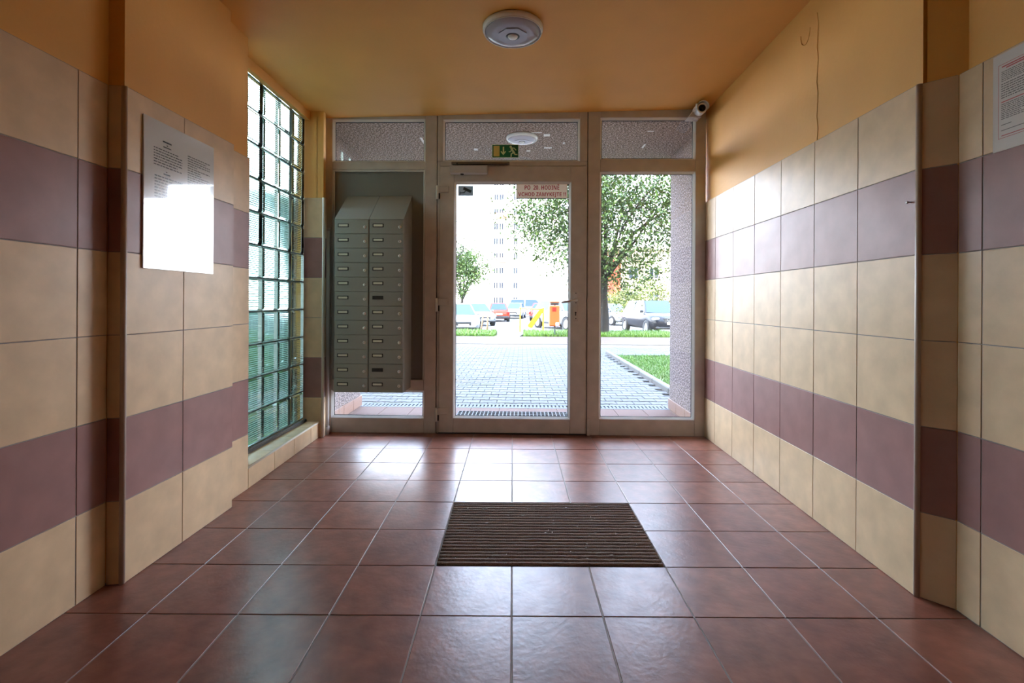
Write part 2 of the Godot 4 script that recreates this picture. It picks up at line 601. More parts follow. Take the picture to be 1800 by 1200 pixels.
# ---------------------------------------------------------------- glass blocks
func block_mesh(hy: float, hz: float) -> ArrayMesh:
	# +x faces the room; the street face is ribbed
	var st := mb()
	var n := 30
	var fx := 0.04
	var b := 0.013
	var q := [Vector3(fx, -hy + b, -hz + b), Vector3(fx, hy - b, -hz + b), Vector3(fx, hy - b, hz - b), Vector3(fx, -hy + b, hz - b)]
	var e := [Vector3(fx - 0.009, -hy, -hz), Vector3(fx - 0.009, hy, -hz), Vector3(fx - 0.009, hy, hz), Vector3(fx - 0.009, -hy, hz)]
	quad(st, q[0], q[1], q[2], q[3], Vector3.RIGHT)
	for i in 4:
		var j := (i + 1) % 4
		quad(st, q[i], q[j], e[j], e[i], Vector3(1, 0, 0))
	var xs := []
	var ys := []
	for k in n + 1:
		ys.append(lerpf(-hy, hy, k / float(n)))
		xs.append(-0.038 - (0.0022 if k % 2 == 1 else 0.0))
	for k in n:
		quad(st, Vector3(xs[k], ys[k], -hz), Vector3(xs[k + 1], ys[k + 1], -hz), Vector3(xs[k + 1], ys[k + 1], hz), Vector3(xs[k], ys[k], hz), Vector3.LEFT)
		for s in [-1.0, 1.0]:
			quad(st, Vector3(fx - 0.009, ys[k], s * hz), Vector3(fx - 0.009, ys[k + 1], s * hz), Vector3(xs[k + 1], ys[k + 1], s * hz), Vector3(xs[k], ys[k], s * hz), Vector3(0, 0, s))
	for s in [0, n]:
		quad(st, Vector3(fx - 0.009, ys[s], -hz), Vector3(fx - 0.009, ys[s], hz), Vector3(xs[s], ys[s], hz), Vector3(xs[s], ys[s], -hz), Vector3(0, -1.0 if s == 0 else 1.0, 0))
	return mesh_of(st)

func glass_block_window() -> void:
	var w := structure("window_1", "tall window of square ribbed glass blocks in the left wall", "window")
	var y0 := 0.163
	var py := (2.664 - y0) / 11.0
	var z0 := -3.996
	var pz := 0.2144
	var u := -1.86
	var m := block_mesh(py * 0.5 - 0.0055, pz * 0.5 - 0.0055)
	for r in 11:
		for c in 5:
			put("glass_block", m, M.block_glass, w, Vector3(u, y0 + py * (r + 0.5), z0 + pz * (c + 0.5)))
	var st := mb()
	for r in 12:
		cbox(st, Vector3(u - 0.034, y0 + py * r - 0.0055, z0 - 0.02), Vector3(u + 0.024, y0 + py * r + 0.0055, z0 + pz * 5))
	for c in 6:
		cbox(st, Vector3(u - 0.033, y0, z0 + pz * c - 0.0055), Vector3(u + 0.023, y0 + py * 11, z0 + pz * c + 0.0055))
	build("mortar", st, M.mortar, w)
	# tiled sill that runs along the foot of the blocks
	var sill := Node3D.new()
	sill.name = "sill"
	w.add_child(sill)
	sill.position = Vector3(-1.664, 0, -2.908)
	sill.rotation.y = 0.034
	var cuts := [0.0, 0.335, 0.64, 0.945, 1.16]
	box("core", Vector3(-0.17, 0, -1.16), Vector3(-0.006, 0.124, -0.001), M.grout, sill)
	for i in 4:
		box("tile", Vector3(-0.009, 0.002, -cuts[i + 1] + 0.0015), Vector3(0, 0.122, -cuts[i] - 0.0015), M["beige%d" % (i % 4)], sill, 0.001)
	cuts = [0.0, 0.335, 0.66, 0.93, 1.16]
	for i in 4:
		var a: float = -0.155 if i < 3 else -0.16
		box("tile", Vector3(a, 0.12, -cuts[i + 1] + 0.0015), Vector3(-0.012, 0.1315, -cuts[i] - 0.0015), M["beige%d" % ((i + 2) % 4)], sill, 0.001)
	st = mb(true)
	tube(st, [Vector3(-0.008, 0.1245, -1.16), Vector3(-0.008, 0.1245, -0.001)], [0.0085, 0.0085], 10)
	build("edge_trim", st, M.ledge_trim, sill)
	box("mortar_fillet", Vector3(-1.83, 0.128, -4.02), Vector3(-1.805, 0.16, -2.89), M.concrete, w, 0.008)

# ---------------------------------------------------------------- the glazed screen
func member(parent: Node, called: String, u0: float, y0: float, u1: float, y1: float, zf := ZF, zb := ZF - 0.07, m: Material = null) -> void:
	box(called, Vector3(u0, y0, zb), Vector3(u1, y1, zf), m if m else M.frame, parent, 0.004)

func glazed(parent: Node, u0: float, y0: float, u1: float, y1: float, zf := ZF) -> void:
	# bead, gasket and pane in an opening
	var st := mb()
	var w := 0.014
	var sides := [[Vector2(u0, y0), Vector2(u1, y0), Vector2(0, 1)], [Vector2(u1, y0), Vector2(u1, y1), Vector2(-1, 0)], [Vector2(u1, y1), Vector2(u0, y1), Vector2(0, -1)], [Vector2(u0, y1), Vector2(u0, y0), Vector2(1, 0)]]
	for s in sides:
		var a: Vector2 = s[0]
		var b: Vector2 = s[1]
		var n: Vector2 = s[2]
		var d: Vector2 = (b - a).normalized()
		var ai := a + (n + d) * w
		var bi := b + (n - d) * w
		var A := Vector3(a.x, a.y, zf - 0.006)
		var B := Vector3(b.x, b.y, zf - 0.006)
		var Ai := Vector3(ai.x, ai.y, zf - 0.024)
		var Bi := Vector3(bi.x, bi.y, zf - 0.024)
		var n3 := Vector3(n.x, n.y, 0)
		quad(st, A, B, Bi, Ai, n3 + Vector3(0, 0, 1))
		quad(st, Ai, Bi, Bi - Vector3(0, 0, 0.022), Ai - Vector3(0, 0, 0.022), n3)
		quad(st, A - Vector3(0, 0, 0.055), B - Vector3(0, 0, 0.055), Bi - Vector3(0, 0, 0.022), Ai - Vector3(0, 0, 0.022), n3 - Vector3(0, 0, 1))
		quad(st, A, B, B - Vector3(0, 0, 0.055), A - Vector3(0, 0, 0.055), -n3)
	build("glazing_bead", st, M.bead, parent)
	st = mb()
	for s in sides:
		var a: Vector2 = s[0]
		var b: Vector2 = s[1]
		var n: Vector2 = s[2]
		var d: Vector2 = (b - a).normalized()
		var p0 := a + (n + d) * w
		var p1 := b + (n - d) * w + n * 0.004
		cbox(st, Vector3(minf(p0.x, p1.x), minf(p0.y, p1.y), zf - 0.036), Vector3(maxf(p0.x, p1.x), maxf(p0.y, p1.y), zf - 0.031))
	build("gasket", st, M.gasket, parent)
	st = mb()
	cbox(st, Vector3(u0 + w, y0 + w, zf - 0.0345), Vector3(u1 - w, y1 - w, zf - 0.0325))
	build("pane", st, M.glass, parent)

func screen() -> void:
	# left unit: transom light, grey panel behind the letter boxes, low light
	var l := structure("window_2", "left unit of the glazed screen with grey panel behind the mailboxes", "window")
	member(l, "stile", -1.74, 0.0, -1.664, 2.80)
	member(l, "stile", -0.855, 0.0, -0.751, 2.80)
	member(l, "rail", -1.664, 0.0, -0.855, 0.131)
	member(l, "rail", -1.664, 0.366, -0.855, 0.462)
	member(l, "rail", -1.664, 2.288, -0.855, 2.357)
	member(l, "rail", -1.664, 2.724, -0.855, 2.80)
	glazed(l, -1.664, 2.357, -0.855, 2.724)
	glazed(l, -1.664, 0.131, -0.855, 0.366)
	box("infill_panel", Vector3(-1.664, 0.462, ZF - 0.06), Vector3(-0.855, 2.288, ZF - 0.03), M.panel_grey, l)
	member(l, "bead", -1.664, 0.462, -1.65, 2.288, ZF - 0.008, ZF - 0.03, M.bead)
	member(l, "bead", -0.869, 0.462, -0.855, 2.288, ZF - 0.008, ZF - 0.03, M.bead)
	member(l, "bead", -1.65, 2.274, -0.869, 2.288, ZF - 0.008, ZF - 0.03, M.bead)
	# transom light over the door with its jambs
	var t := structure("window_3", "middle transom light of the glazed screen above the door", "window")
	member(t, "stile", -0.745, 0.0, -0.724, 2.36)
	member(t, "stile", 0.541, 0.0, 0.549, 2.36)
	member(t, "stile", -0.745, 2.36, -0.699, 2.80)
	member(t, "stile", 0.482, 2.36, 0.549, 2.80)
	member(t, "rail", -0.724, 2.316, 0.541, 2.36)
	member(t, "rail", -0.699, 2.721, 0.482, 2.80)
	glazed(t, -0.699, 2.36, 0.482, 2.721)
	box("groove", Vector3(-0.751, 0.0, ZF - 0.06), Vector3(-0.745, 2.8, ZF - 0.015), M.gasket, t)
	box("groove", Vector3(0.549, 0.0, ZF - 0.06), Vector3(0.555, 2.8, ZF - 0.015), M.gasket, t)
	box("threshold", Vector3(-0.745, -0.005, ZF - 0.07), Vector3(0.549, 0.012, ZF), M.galvanised, t, 0.003)
	# right unit
	var r := structure("window_4", "right unit of the glazed screen with tall clear pane and transom", "window")
	member(r, "stile", 0.555, 0.0, 0.660, 2.80)
	member(r, "stile", 1.472, 0.0, 1.562, 2.81)
	member(r, "rail", 0.660, 0.0, 1.472, 0.142)
	member(r, "rail", 0.660, 2.267, 1.472, 2.374)
	member(r, "rail", 0.660, 2.732, 1.472, 2.81)
	glazed(r, 0.660, 0.142, 1.472, 2.267)
	glazed(r, 0.660, 2.374, 1.472, 2.732)
	box("cover_strip", Vector3(0.556, 0.0, ZF), Vector3(0.582, 0.145, ZF + 0.012), M.frame, r, 0.003)
	# the door leaf
	var d := structure("door_1", "glazed entrance door leaf with lever handle and three hinges", "door")
	var zf := ZF + 0.014
	member(d, "stile", -0.724, 0.014, -0.597, 2.312, zf)
	member(d, "stile", 0.407, 0.014, 0.540, 2.312, zf)
	member(d, "rail", -0.597, 0.014, 0.407, 0.14, zf)
	member(d, "rail", -0.597, 2.179, 0.407, 2.312, zf)
	glazed(d, -0.597, 0.14, 0.407, 2.179, zf)
	for y in [2.088, 1.118, 0.172]:
		var st := mb(true)
		tube(st, [Vector3(-0.742, y - 0.06, zf + 0.012), Vector3(-0.742, y + 0.055, zf + 0.012)], [0.0115, 0.0115], 12)
		var hg := build("hinge", st, M.bead, d)
		box("hinge_leaf", Vector3(-0.731, y - 0.004, zf), Vector3(-0.642, y + 0.052, zf + 0.011), M.frame, hg, 0.004)
		box("hinge_leaf", Vector3(-0.737, y - 0.056, zf - 0.004), Vector3(-0.72, y - 0.008, zf + 0.007), M.gasket, hg, 0.002)
	box("handle_plate", Vector3(0.436, 0.985, zf), Vector3(0.472, 1.235, zf + 0.008), M.frame, d, 0.003)
	var hs := mb(true)
	tube(hs, [Vector3(0.455, 1.164, zf + 0.006), Vector3(0.455, 1.164, zf + 0.045), Vector3(0.447, 1.163, zf + 0.055), Vector3(0.40, 1.154, zf + 0.058), Vector3(0.345, 1.145, zf + 0.058), Vector3(0.325, 1.142, zf + 0.056)], [0.011, 0.011, 0.0115, 0.0105, 0.0095, 0.006], 12)
	build("handle", hs, M.steel, d)
	hs = mb(true)
	tube(hs, [Vector3(0.455, 1.164, zf + 0.006), Vector3(0.455, 1.164, zf + 0.013)], [0.017, 0.017], 16)
	build("rosette", hs, M.steel, d)
	hs = mb()
	cbox(hs, Vector3(0.4485, 1.03, zf + 0.005), Vector3(0.4575, 1.052, zf + 0.0095), 0.001)
	lathe(hs, [Vector2(0, 0.0046), Vector2(0.0075, 0.0046), Vector2(0.0075, -0.001), Vector2(0, -0.001)], Transform3D(Basis(Vector3.RIGHT, Vector3.BACK, Vector3.DOWN), Vector3(0.453, 1.056, zf + 0.005)), 14)
	build("keyhole", hs, M.black_plastic, d)
	hs = mb()
	for y in [1.222, 1.14, 1.005]:
		lathe(hs, [Vector2(0, 0.0036), Vector2(0.005, 0.0036), Vector2(0.005, -0.001), Vector2(0, -0.001)], Transform3D(Basis(Vector3.RIGHT, Vector3.BACK, Vector3.DOWN), Vector3(0.4545, y, zf + 0.0055)), 10)
	build("screw", hs, M.car_dark, d)
	# slim pipe in the corner by the screen
	var ps := mb(true)
	tube(ps, [Vector3(-1.679, 0.0, -4.115), Vector3(-1.679, 1.755, -4.115)], [0.021, 0.021], 14)
	var pipe := thing("cable_pipe", "slim pale vertical pipe in the corner beside the mailboxes", "pipe")
	build("pipe", ps, M.bead, pipe)
	ps = mb(true)
	tube(ps, [Vector3(-1.679, 0.0, -4.115), Vector3(-1.679, 0.07, -4.115)], [0.025, 0.025], 14)
	build("collar", ps, M.frame, pipe)
	ps = mb(true)
	tube(ps, [Vector3(-1.679, 1.745, -4.115), Vector3(-1.679, 1.77, -4.115)], [0.025, 0.024], 14)
	build("collar", ps, M.frame, pipe)

# ---------------------------------------------------------------- fittings inside
func stroke(st: SurfaceTool, pts: Array, w: float, z0: float, z1: float) -> void:
	for i in pts.size() - 1:
		var a: Vector2 = pts[i]
		var b: Vector2 = pts[i + 1]
		var d := (b - a).normalized() * w * 0.35
		var n := Vector2(-d.y, d.x).normalized() * w * 0.5
		a -= d
		b += d
		prism(st, PackedVector2Array([a + n, b + n, b - n, a - n]), z1 - z0, Transform3D(Basis.IDENTITY, Vector3(0, 0, z0)))

func disc_poly(c: Vector2, r: float, n := 16) -> PackedVector2Array:
	var p := PackedVector2Array()
	for i in n:
		p.append(c + Vector2(cos(TAU * i / n), sin(TAU * i / n)) * r)
	return p

func text_part(parent: Node, text: String, at: Vector3, width: float, height: float, m: Material, called := "lettering") -> void:
	var tm := TextMesh.new()
	var f := SystemFont.new()
	f.font_names = PackedStringArray(["Droid Sans"])
	f.font_weight = 700
	tm.font = f
	tm.text = text
	tm.font_size = 64
	tm.pixel_size = 0.01
	tm.depth = 0.05
	var bb := tm.get_aabb()
	var o := put(called, tm, m, parent)
	var s := Vector3(width / bb.size.x, height / bb.size.y, 0.02)
	o.scale = s
	o.position = at - bb.get_center() * s

func round_lamp(called: String, label: String, at: Vector3, r: float, h: float) -> void:
	var o := thing(called, label, "lamp", at)
	var st := mb(true)
	lathe(st, [Vector2(0, 0), Vector2(r * 0.86, 0), Vector2(r, -h * 0.1), Vector2(r, -h * 0.42), Vector2(r * 0.955, -h * 0.66), Vector2(r * 0.93, -h * 0.66), Vector2(r * 0.92, -h * 0.5), Vector2(0, -h * 0.5)].map(func(p): return Vector2(p.x, p.y)), Transform3D(Basis(Vector3.RIGHT, Vector3.UP, Vector3.BACK)), 48)
	build("housing", st, M.white_plastic, o)
	st = mb(true)
	lathe(st, [Vector2(0, -h), Vector2(r * 0.4, -h * 0.985), Vector2(r * 0.66, -h * 0.93), Vector2(r * 0.84, -h * 0.8), Vector2(r * 0.925, -h * 0.6), Vector2(r * 0.9, -h * 0.5)], Transform3D.IDENTITY, 48)
	build("diffuser", st, M.lamp_glass, o)
	st = mb(true)
	var ri := []
	var rad := []
	for i in 49:
		ri.append(Vector3(cos(TAU * i / 48) * r * 0.945, -h * 0.66, sin(TAU * i / 48) * r * 0.945))
		rad.append(r * 0.022)
	tube(st, ri, rad, 6)
	build("rim", st, M.bead, o)
	# motion sensor at the middle
	st = mb()
	var oct := PackedVector2Array()
	for i in 8:
		oct.append(Vector2(cos(TAU * (i + 0.5) / 8), sin(TAU * (i + 0.5) / 8)) * r * 0.5)
	prism(st, oct, h * 0.12, Transform3D(Basis(Vector3.RIGHT, Vector3.BACK, Vector3.DOWN), Vector3(0, -h * 0.95, 0)))
	var se := build("sensor_plate", st, M.lamp_glass, o)
	st = mb(true)
	lathe(st, [Vector2(0, -h * 1.3), Vector2(r * 0.08, -h * 1.27), Vector2(r * 0.15, -h * 1.18), Vector2(r * 0.17, -h * 1.05)], Transform3D.IDENTITY, 24)
	build("sensor_dome", st, M.white_plastic, se)
	st = mb(true)
	lathe(st, [Vector2(r * 0.17, -h * 1.075), Vector2(r * 0.23, -h * 1.075), Vector2(r * 0.23, -h * 1.04)], Transform3D.IDENTITY, 24)
	build("sensor_ring", st, M.car_dark, se)

func fittings() -> void:
	round_lamp("ceiling_lamp", "round white ceiling lamp with sensor on the ochre ceiling", Vector3(-0.068, 2.771, -2.86), 0.178, 0.055)
	round_lamp("ceiling_lamp", "white round porch lamp outside behind the transom light", Vector3(-0.017, 2.735, -4.66), 0.15, 0.05)
	# door closer
	var zf := ZF + 0.014
	var dc := thing("door_closer", "grey box-shaped door closer on the top rail of the door", "door closer", Vector3(-0.467, 2.276, zf))
	box("body", Vector3(-0.162, -0.037, 0), Vector3(0.16, 0.032, 0.05), M.grey_plastic, dc, 0.006)
	box("slide_rail", Vector3(-0.155, 0.05, -0.012), Vector3(0.345, 0.073, 0.012), M.brown_metal, dc, 0.003)
	var st := mb(true)
	tube(st, [Vector3(-0.105, 0.03, 0.025), Vector3(-0.105, 0.06, 0.025)], [0.009, 0.007], 10)
	tube(st, [Vector3(-0.14, 0.045, 0.025), Vector3(0.02, 0.043, 0.024), Vector3(0.33, 0.052, 0.016)], [0.006, 0.006, 0.005], 8)
	build("arm", st, M.car_dark, dc)
	st = mb(true)
	tube(st, [Vector3(-0.06, -0.037, 0.025), Vector3(-0.06, -0.043, 0.025)], [0.016, 0.014], 12)
	build("cap", st, M.black_plastic, dc)
	# exit sign on the transom glass
	var zg := ZF - 0.0325
	var ex := thing("exit_sign", "green emergency exit sign with running figure on the transom glass", "sign", Vector3(-0.160, 2.456, zg))
	box("board", Vector3(-0.115, -0.056, 0), Vector3(0.115, 0.056, 0.003), M.sign_green, ex, 0.001)
	st = mb()
	for q in [[-0.115, 0.053, 0.115, 0.056], [-0.115, -0.056, 0.115, -0.053], [-0.115, -0.053, -0.112, 0.053], [0.112, -0.053, 0.115, 0.053]]:
		cbox(st, Vector3(q[0], q[1], 0.003), Vector3(q[2], q[3], 0.0036))
	build("border", st, M.sign_pale, ex)
	st = mb()
	cbox(st, Vector3(-0.102, -0.046, 0.003), Vector3(-0.05, 0.046, 0.0036))
	build("door_symbol", st, M.sign_door, ex)
	st = mb()
	stroke(st, [Vector2(-0.016, 0.034), Vector2(-0.016, -0.024)], 0.012, 0.003, 0.0036)
	stroke(st, [Vector2(-0.035, -0.004), Vector2(-0.017, -0.028), Vector2(0.001, -0.004)], 0.010, 0.003, 0.0038)
	build("arrow", st, M.sign_pale, ex)
	st = mb()
	prism(st, disc_poly(Vector2(0.047, 0.037), 0.0105), 0.0008, Transform3D(Basis.IDENTITY, Vector3(0, 0, 0.003)))
	stroke(st, [Vector2(0.054, 0.022), Vector2(0.071, -0.006), Vector2(0.078, -0.016)], 0.017, 0.003, 0.0040)
	stroke(st, [Vector2(0.058, 0.027), Vector2(0.077, 0.026), Vector2(0.093, 0.009)], 0.009, 0.003, 0.0037)
	stroke(st, [Vector2(0.054, 0.02), Vector2(0.048, -0.004), Vector2(0.033, -0.005)], 0.008, 0.003, 0.0039)
	stroke(st, [Vector2(0.079, -0.014), Vector2(0.084, -0.029), Vector2(0.102, -0.030)], 0.010, 0.003, 0.0038)
	stroke(st, [Vector2(0.071, -0.012), Vector2(0.052, -0.025), Vector2(0.051, -0.047)], 0.010, 0.003, 0.0036)
	build("running_figure", st, M.sign_pale, ex)
	# sign with red lettering on the door glass
	var zd := zf - 0.0325
	var sg := thing("door_sign", "cream sign with red capital letters on the door glass", "sign", Vector3(0.160, 2.107, zd))
	st = mb()
	quad(st, Vector3(-0.222, 0.068, 0.003), Vector3(0.222, 0.068, 0.003), Vector3(0.222, -0.068, 0.003), Vector3(-0.222, -0.068, 0.003), Vector3.BACK)
	build("sheet", st, M.sign_cream, sg)
	st = mb()
	for q in [[-0.222, 0.062, 0.222, 0.068], [-0.222, -0.068, 0.222, -0.062], [-0.222, -0.062, -0.218, 0.062], [0.218, -0.062, 0.222, 0.062]]:
		cbox(st, Vector3(q[0], q[1], 0.003), Vector3(q[2], q[3], 0.0036))
	build("border", st, M.mail_dark, sg)
	text_part(sg, "PO  20. HODINĚ", Vector3(0.0, 0.034, 0.0035), 0.30, 0.05, M.sign_red)
	text_part(sg, "VCHOD ZAMYKEJTE !!", Vector3(0.0, -0.034, 0.0035), 0.41, 0.043, M.sign_red)
	# camera sticker
	var sk := thing("camera_sticker", "small grey sticker with a camera symbol on the door glass", "sticker", Vector3(-0.502, 2.107, zd))
	st = mb()
	quad(st, Vector3(-0.066, 0.044, 0.001), Vector3(0.066, 0.044, 0.001), Vector3(0.066, -0.044, 0.001), Vector3(-0.066, -0.044, 0.001), Vector3.BACK)
	build("sheet", st, M.sticker, sk)
	st = mb()
	stroke(st, [Vector2(-0.012, 0.02), Vector2(0.04, -0.004)], 0.024, 0.001, 0.0016)
	stroke(st, [Vector2(0.0, 0.0), Vector2(-0.014, -0.016), Vector2(-0.045, -0.018)], 0.008, 0.001, 0.0018)
	stroke(st, [Vector2(-0.048, -0.008), Vector2(-0.048, -0.03)], 0.006, 0.001, 0.0017)
	build("camera_symbol", st, M.sticker_dark, sk)
	# security camera in the far right corner of the ceiling
	var sc := thing("security_camera", "white bullet security camera in the ceiling corner above the screen", "camera", Vector3(1.452, 2.733, -3.98))
	var bx := Basis(Vector3.UP, -0.1) * Basis(Vector3.RIGHT, 0.12)
	var ax := Transform3D(bx * Basis(Vector3.RIGHT, Vector3.BACK, Vector3.DOWN), Vector3.ZERO)
	st = mb(true)
	lathe(st, [Vector2(0, -0.13), Vector2(0.03, -0.13), Vector2(0.04, -0.11), Vector2(0.042, 0.0), Vector2(0.040, 0.012), Vector2(0.033, 0.014), Vector2(0.029, 0.004), Vector2(0, 0.004)], ax, 24)
	build("body", st, M.white_plastic, sc)
	st = mb(true)
	lathe(st, [Vector2(0, 0.009), Vector2(0.02, 0.009), Vector2(0.028, 0.004)], ax, 24)
	build("lens", st, M.lens_black, sc)
	st = mb()
	var hood := PackedVector2Array()
	for i in 13:
		var a := deg_to_rad(lerpf(-15, 195, i / 12.0))
		hood.append(Vector2(cos(a) * 0.049, sin(a) * 0.049 + 0.004))
	for i in 13:
		var a := deg_to_rad(lerpf(195, -15, i / 12.0))
		hood.append(Vector2(cos(a) * 0.045, sin(a) * 0.045 + 0.003))
	prism(st, hood, 0.15, Transform3D(bx, bx * Vector3(0, 0, -0.115)))
	build("hood", st, M.white_plastic, sc)
	st = mb()
	prism(st, PackedVector2Array([Vector2(-0.075, -0.035), Vector2(0.03, -0.035), Vector2(0.05, 0.03), Vector2(-0.015, 0.045)]), 0.1, Transform3D(Basis.IDENTITY, Vector3(0.0, 0, -0.198)))
	build("bracket", st, M.grey_plastic, sc)
	st = mb(true)
	tube(st, [Vector3(0.0, -0.03, -0.15), Vector3(0.0, 0.03, -0.10), Vector3(0.0, 0.062, -0.07)], [0.022, 0.024, 0.026], 12)
	build("arm", st, M.white_plastic, sc)
	# house-rules board on the left pier
	var im := Image.create(512, 704, false, Image.FORMAT_RGB8)
	im.fill(rgb(206, 204, 198))
	lines(im, 60, 128, 195, 13, 7, rgb(70, 70, 66))
	lines(im, 60, 128, 195, 13, 7, rgb(70, 70, 66))
	im.fill_rect(Rect2i(118, 84, 60, 7), rgb(40, 40, 40))
	im.fill_rect(Rect2i(144, 99, 10, 5), rgb(60, 60, 60))
	im.fill_rect(Rect2i(122, 110, 54, 5), rgb(50, 50, 50))
	im.fill_rect(Rect2i(140, 228, 10, 5), rgb(60, 60, 60))
	im.fill_rect(Rect2i(124, 240, 46, 6), rgb(50, 50, 50))
	lines(im, 66, 258, 190, 14, 22, rgb(74, 74, 70))
	lines(im, 296, 104, 180, 12, 38, rgb(84, 84, 78))
	var bm := mat("board_print", Color.WHITE, 0.16)
	bm.albedo_texture = ImageTexture.create_from_image(im)
	bm.clearcoat_enabled = true
	bm.clearcoat = 1.0
	bm.clearcoat_roughness = 0.03
	var nb := thing("notice_board", "glossy white notice board with two text columns on the left pier", "notice board", Vector3(-1.597, 1.605, -2.23))
	box("backing", Vector3(-0.006, -0.325, -0.231), Vector3(0.0, 0.325, 0.231), M.white_plastic, nb, 0.001)
	st = mb()
	uvquad(st, Vector3(0.0006, 0.324, 0.23), Vector3(0.0006, 0.324, -0.23), Vector3(0.0006, -0.324, -0.23), Vector3(0.0006, -0.324, 0.23))
	build("print", st, bm, nb)
	# paper notice with red border on the near right wall
	im = Image.create(420, 640, false, Image.FORMAT_RGB8)
	im.fill(rgb(214, 206, 200))
	var red := rgb(186, 84, 84)
	for q in [[38, 70, 344, 3], [38, 556, 344, 3], [38, 70, 3, 488], [380, 70, 3, 488]]:
		im.fill_rect(Rect2i(q[0], q[1], q[2], q[3]), red)
	im.fill_rect(Rect2i(60, 84, 220, 8), red)
	im.fill_rect(Rect2i(90, 98, 180, 8), red)
	lines(im, 58, 120, 300, 12, 6, rgb(96, 92, 88))
	lines(im, 58, 200, 300, 15, 7, rgb(96, 92, 88))
	im.fill_rect(Rect2i(58, 318, 280, 6), red)
	lines(im, 58, 334, 300, 12, 9, rgb(100, 96, 92))
	im.fill_rect(Rect2i(58, 470, 70, 4), rgb(90, 88, 84))
	im.fill_rect(Rect2i(58, 506, 190, 4), rgb(90, 88, 84))
	im.fill_rect(Rect2i(60, 540, 150, 5), red)
	var pm := mat("paper_print", Color.WHITE, 0.7)
	pm.albedo_texture = ImageTexture.create_from_image(im)
	var pn := thing("paper_notice", "white paper notice with red border on the near right wall", "notice", Vector3(1.6315, 1.835, -1.612))
	st = mb()
	uvquad(st, Vector3(-0.0035, 0.165, -0.105), Vector3(-0.0035, 0.165, 0.105), Vector3(-0.0025, -0.165, 0.105), Vector3(-0.0035, -0.165, -0.105))
	build("print", st, pm, pn)
	box("sheet", Vector3(-0.0025, -0.165, -0.105), Vector3(-0.0014, 0.165, 0.105), M.paper, pn)
	# screw left in a maroon tile
	st = mb(true)
	lathe(st, [Vector2(0, 0.016), Vector2(0.0045, 0.015), Vector2(0.006, 0.012), Vector2(0.003, 0.01), Vector2(0.003, -0.004)], Transform3D(Basis(Vector3.BACK, Vector3.LEFT, Vector3.UP), Vector3(1.545, 1.552, -1.968)), 12)
	tag(build("wall_screw", st, M.steel), "single metal screw sticking out of an upper maroon tile", "screw")

func lines(im: Image, x: int, y: int, w: int, pitch: int, n: int, c: Color) -> void:
	var r := RandomNumberGenerator.new()
	r.seed = x * 31 + y
	for i in n:
		var lw := w if r.randf() > 0.3 else int(w * r.randf_range(0.3, 0.9))
		var px := x
		while px < x + lw:
			var word := r.randi_range(8, 26)
			im.fill_rect(Rect2i(px, y + i * pitch, mini(word, x + lw - px), maxi(3, pitch / 2 - 1)), c)
			px += word + 4

# ---------------------------------------------------------------- mailboxes
func mailboxes() -> void:
	var zf := -3.92
	var zb := ZF - 0.03
	var y0 := 0.398
	var ph := 0.1177
	var face := mb()
	var w := 0.2825
	cbox(face, Vector3(-w / 2 + 0.003, 0.0018, -0.012), Vector3(w / 2 - 0.003, ph - 0.0018, 0.0), 0.0022)
	var door_mesh := mesh_of(face)
	var fr := mb()
	cbox(fr, Vector3(-0.045, -0.0145, 0), Vector3(0.045, 0.0145, 0.004), 0.0015)
	var plate_mesh := mesh_of(fr)
	var pp := mb()
	cbox(pp, Vector3(-0.037, -0.0085, 0.002), Vector3(0.037, 0.0085, 0.0046))
	var paper_mesh := mesh_of(pp)
	var lk := mb(true)
	lathe(lk, [Vector2(0, 0.010), Vector2(0.008, 0.010), Vector2(0.011, 0.0085), Vector2(0.013, 0.002), Vector2(0.0135, -0.002)], Transform3D(Basis(Vector3.RIGHT, Vector3.BACK, Vector3.DOWN), Vector3.ZERO), 18)
	var lock_mesh := mesh_of(lk)
	var ks := mb()
	cbox(ks, Vector3(-0.0015, -0.005, 0.009), Vector3(0.0015, 0.005, 0.0106))
	var key_mesh := mesh_of(ks)
	for col in 2:
		var u: float = -1.543 + 0.1425 + 0.2865 * col
		var o := thing("mailbox_column", ["grey column of twelve mailboxes beside the glass block window", "grey column of twelve mailboxes beside the door, two name plates empty"][col], "mailbox", Vector3(u, 0, zf), 0.0, "mailbox columns in front of the grey panel")
		var hw := w / 2 + 0.001
		var body := mb()
		cbox(body, Vector3(-hw, y0, zb - zf + 0.001), Vector3(hw, y0 + ph * 12, -0.008), 0.002)
		build("body", body, M.mail_dark if false else M.mail_grey, o)
		body = mb()
		var top := y0 + ph * 12
		prism(body, PackedVector2Array([Vector2(0.0, top), Vector2(0.0, top + 0.004), Vector2(-zb + zf - 0.001, top + 0.252), Vector2(-zb + zf - 0.001, top)]), hw * 2 - 0.002, Transform3D(Basis(Vector3(0, 0, -1), Vector3.UP, Vector3.RIGHT), Vector3(-hw + 0.001, 0, 0)))
		build("hood", body, M.mail_grey, o)
		for r in 12:
			var y := y0 + ph * (11 - r)
			var d := put("mailbox_door", door_mesh, M.mail_grey, o, Vector3(0, y, 0))
			var np := put("name_plate", plate_mesh, M.black_plastic, d, Vector3(-0.068, ph * 0.585, 0))
			if not (col == 1 and (r == 5 or r == 10)):
				var card := put("name_card", paper_mesh, M.paper, d, Vector3(-0.068, ph * 0.585, 0))
			var l := put("lock", lock_mesh, M.lock_metal, d, Vector3(w / 2 - 0.032, ph * 0.48, 0))
			put("keyhole", key_mesh, M.black_plastic, d, Vector3(w / 2 - 0.032, ph * 0.48, 0))

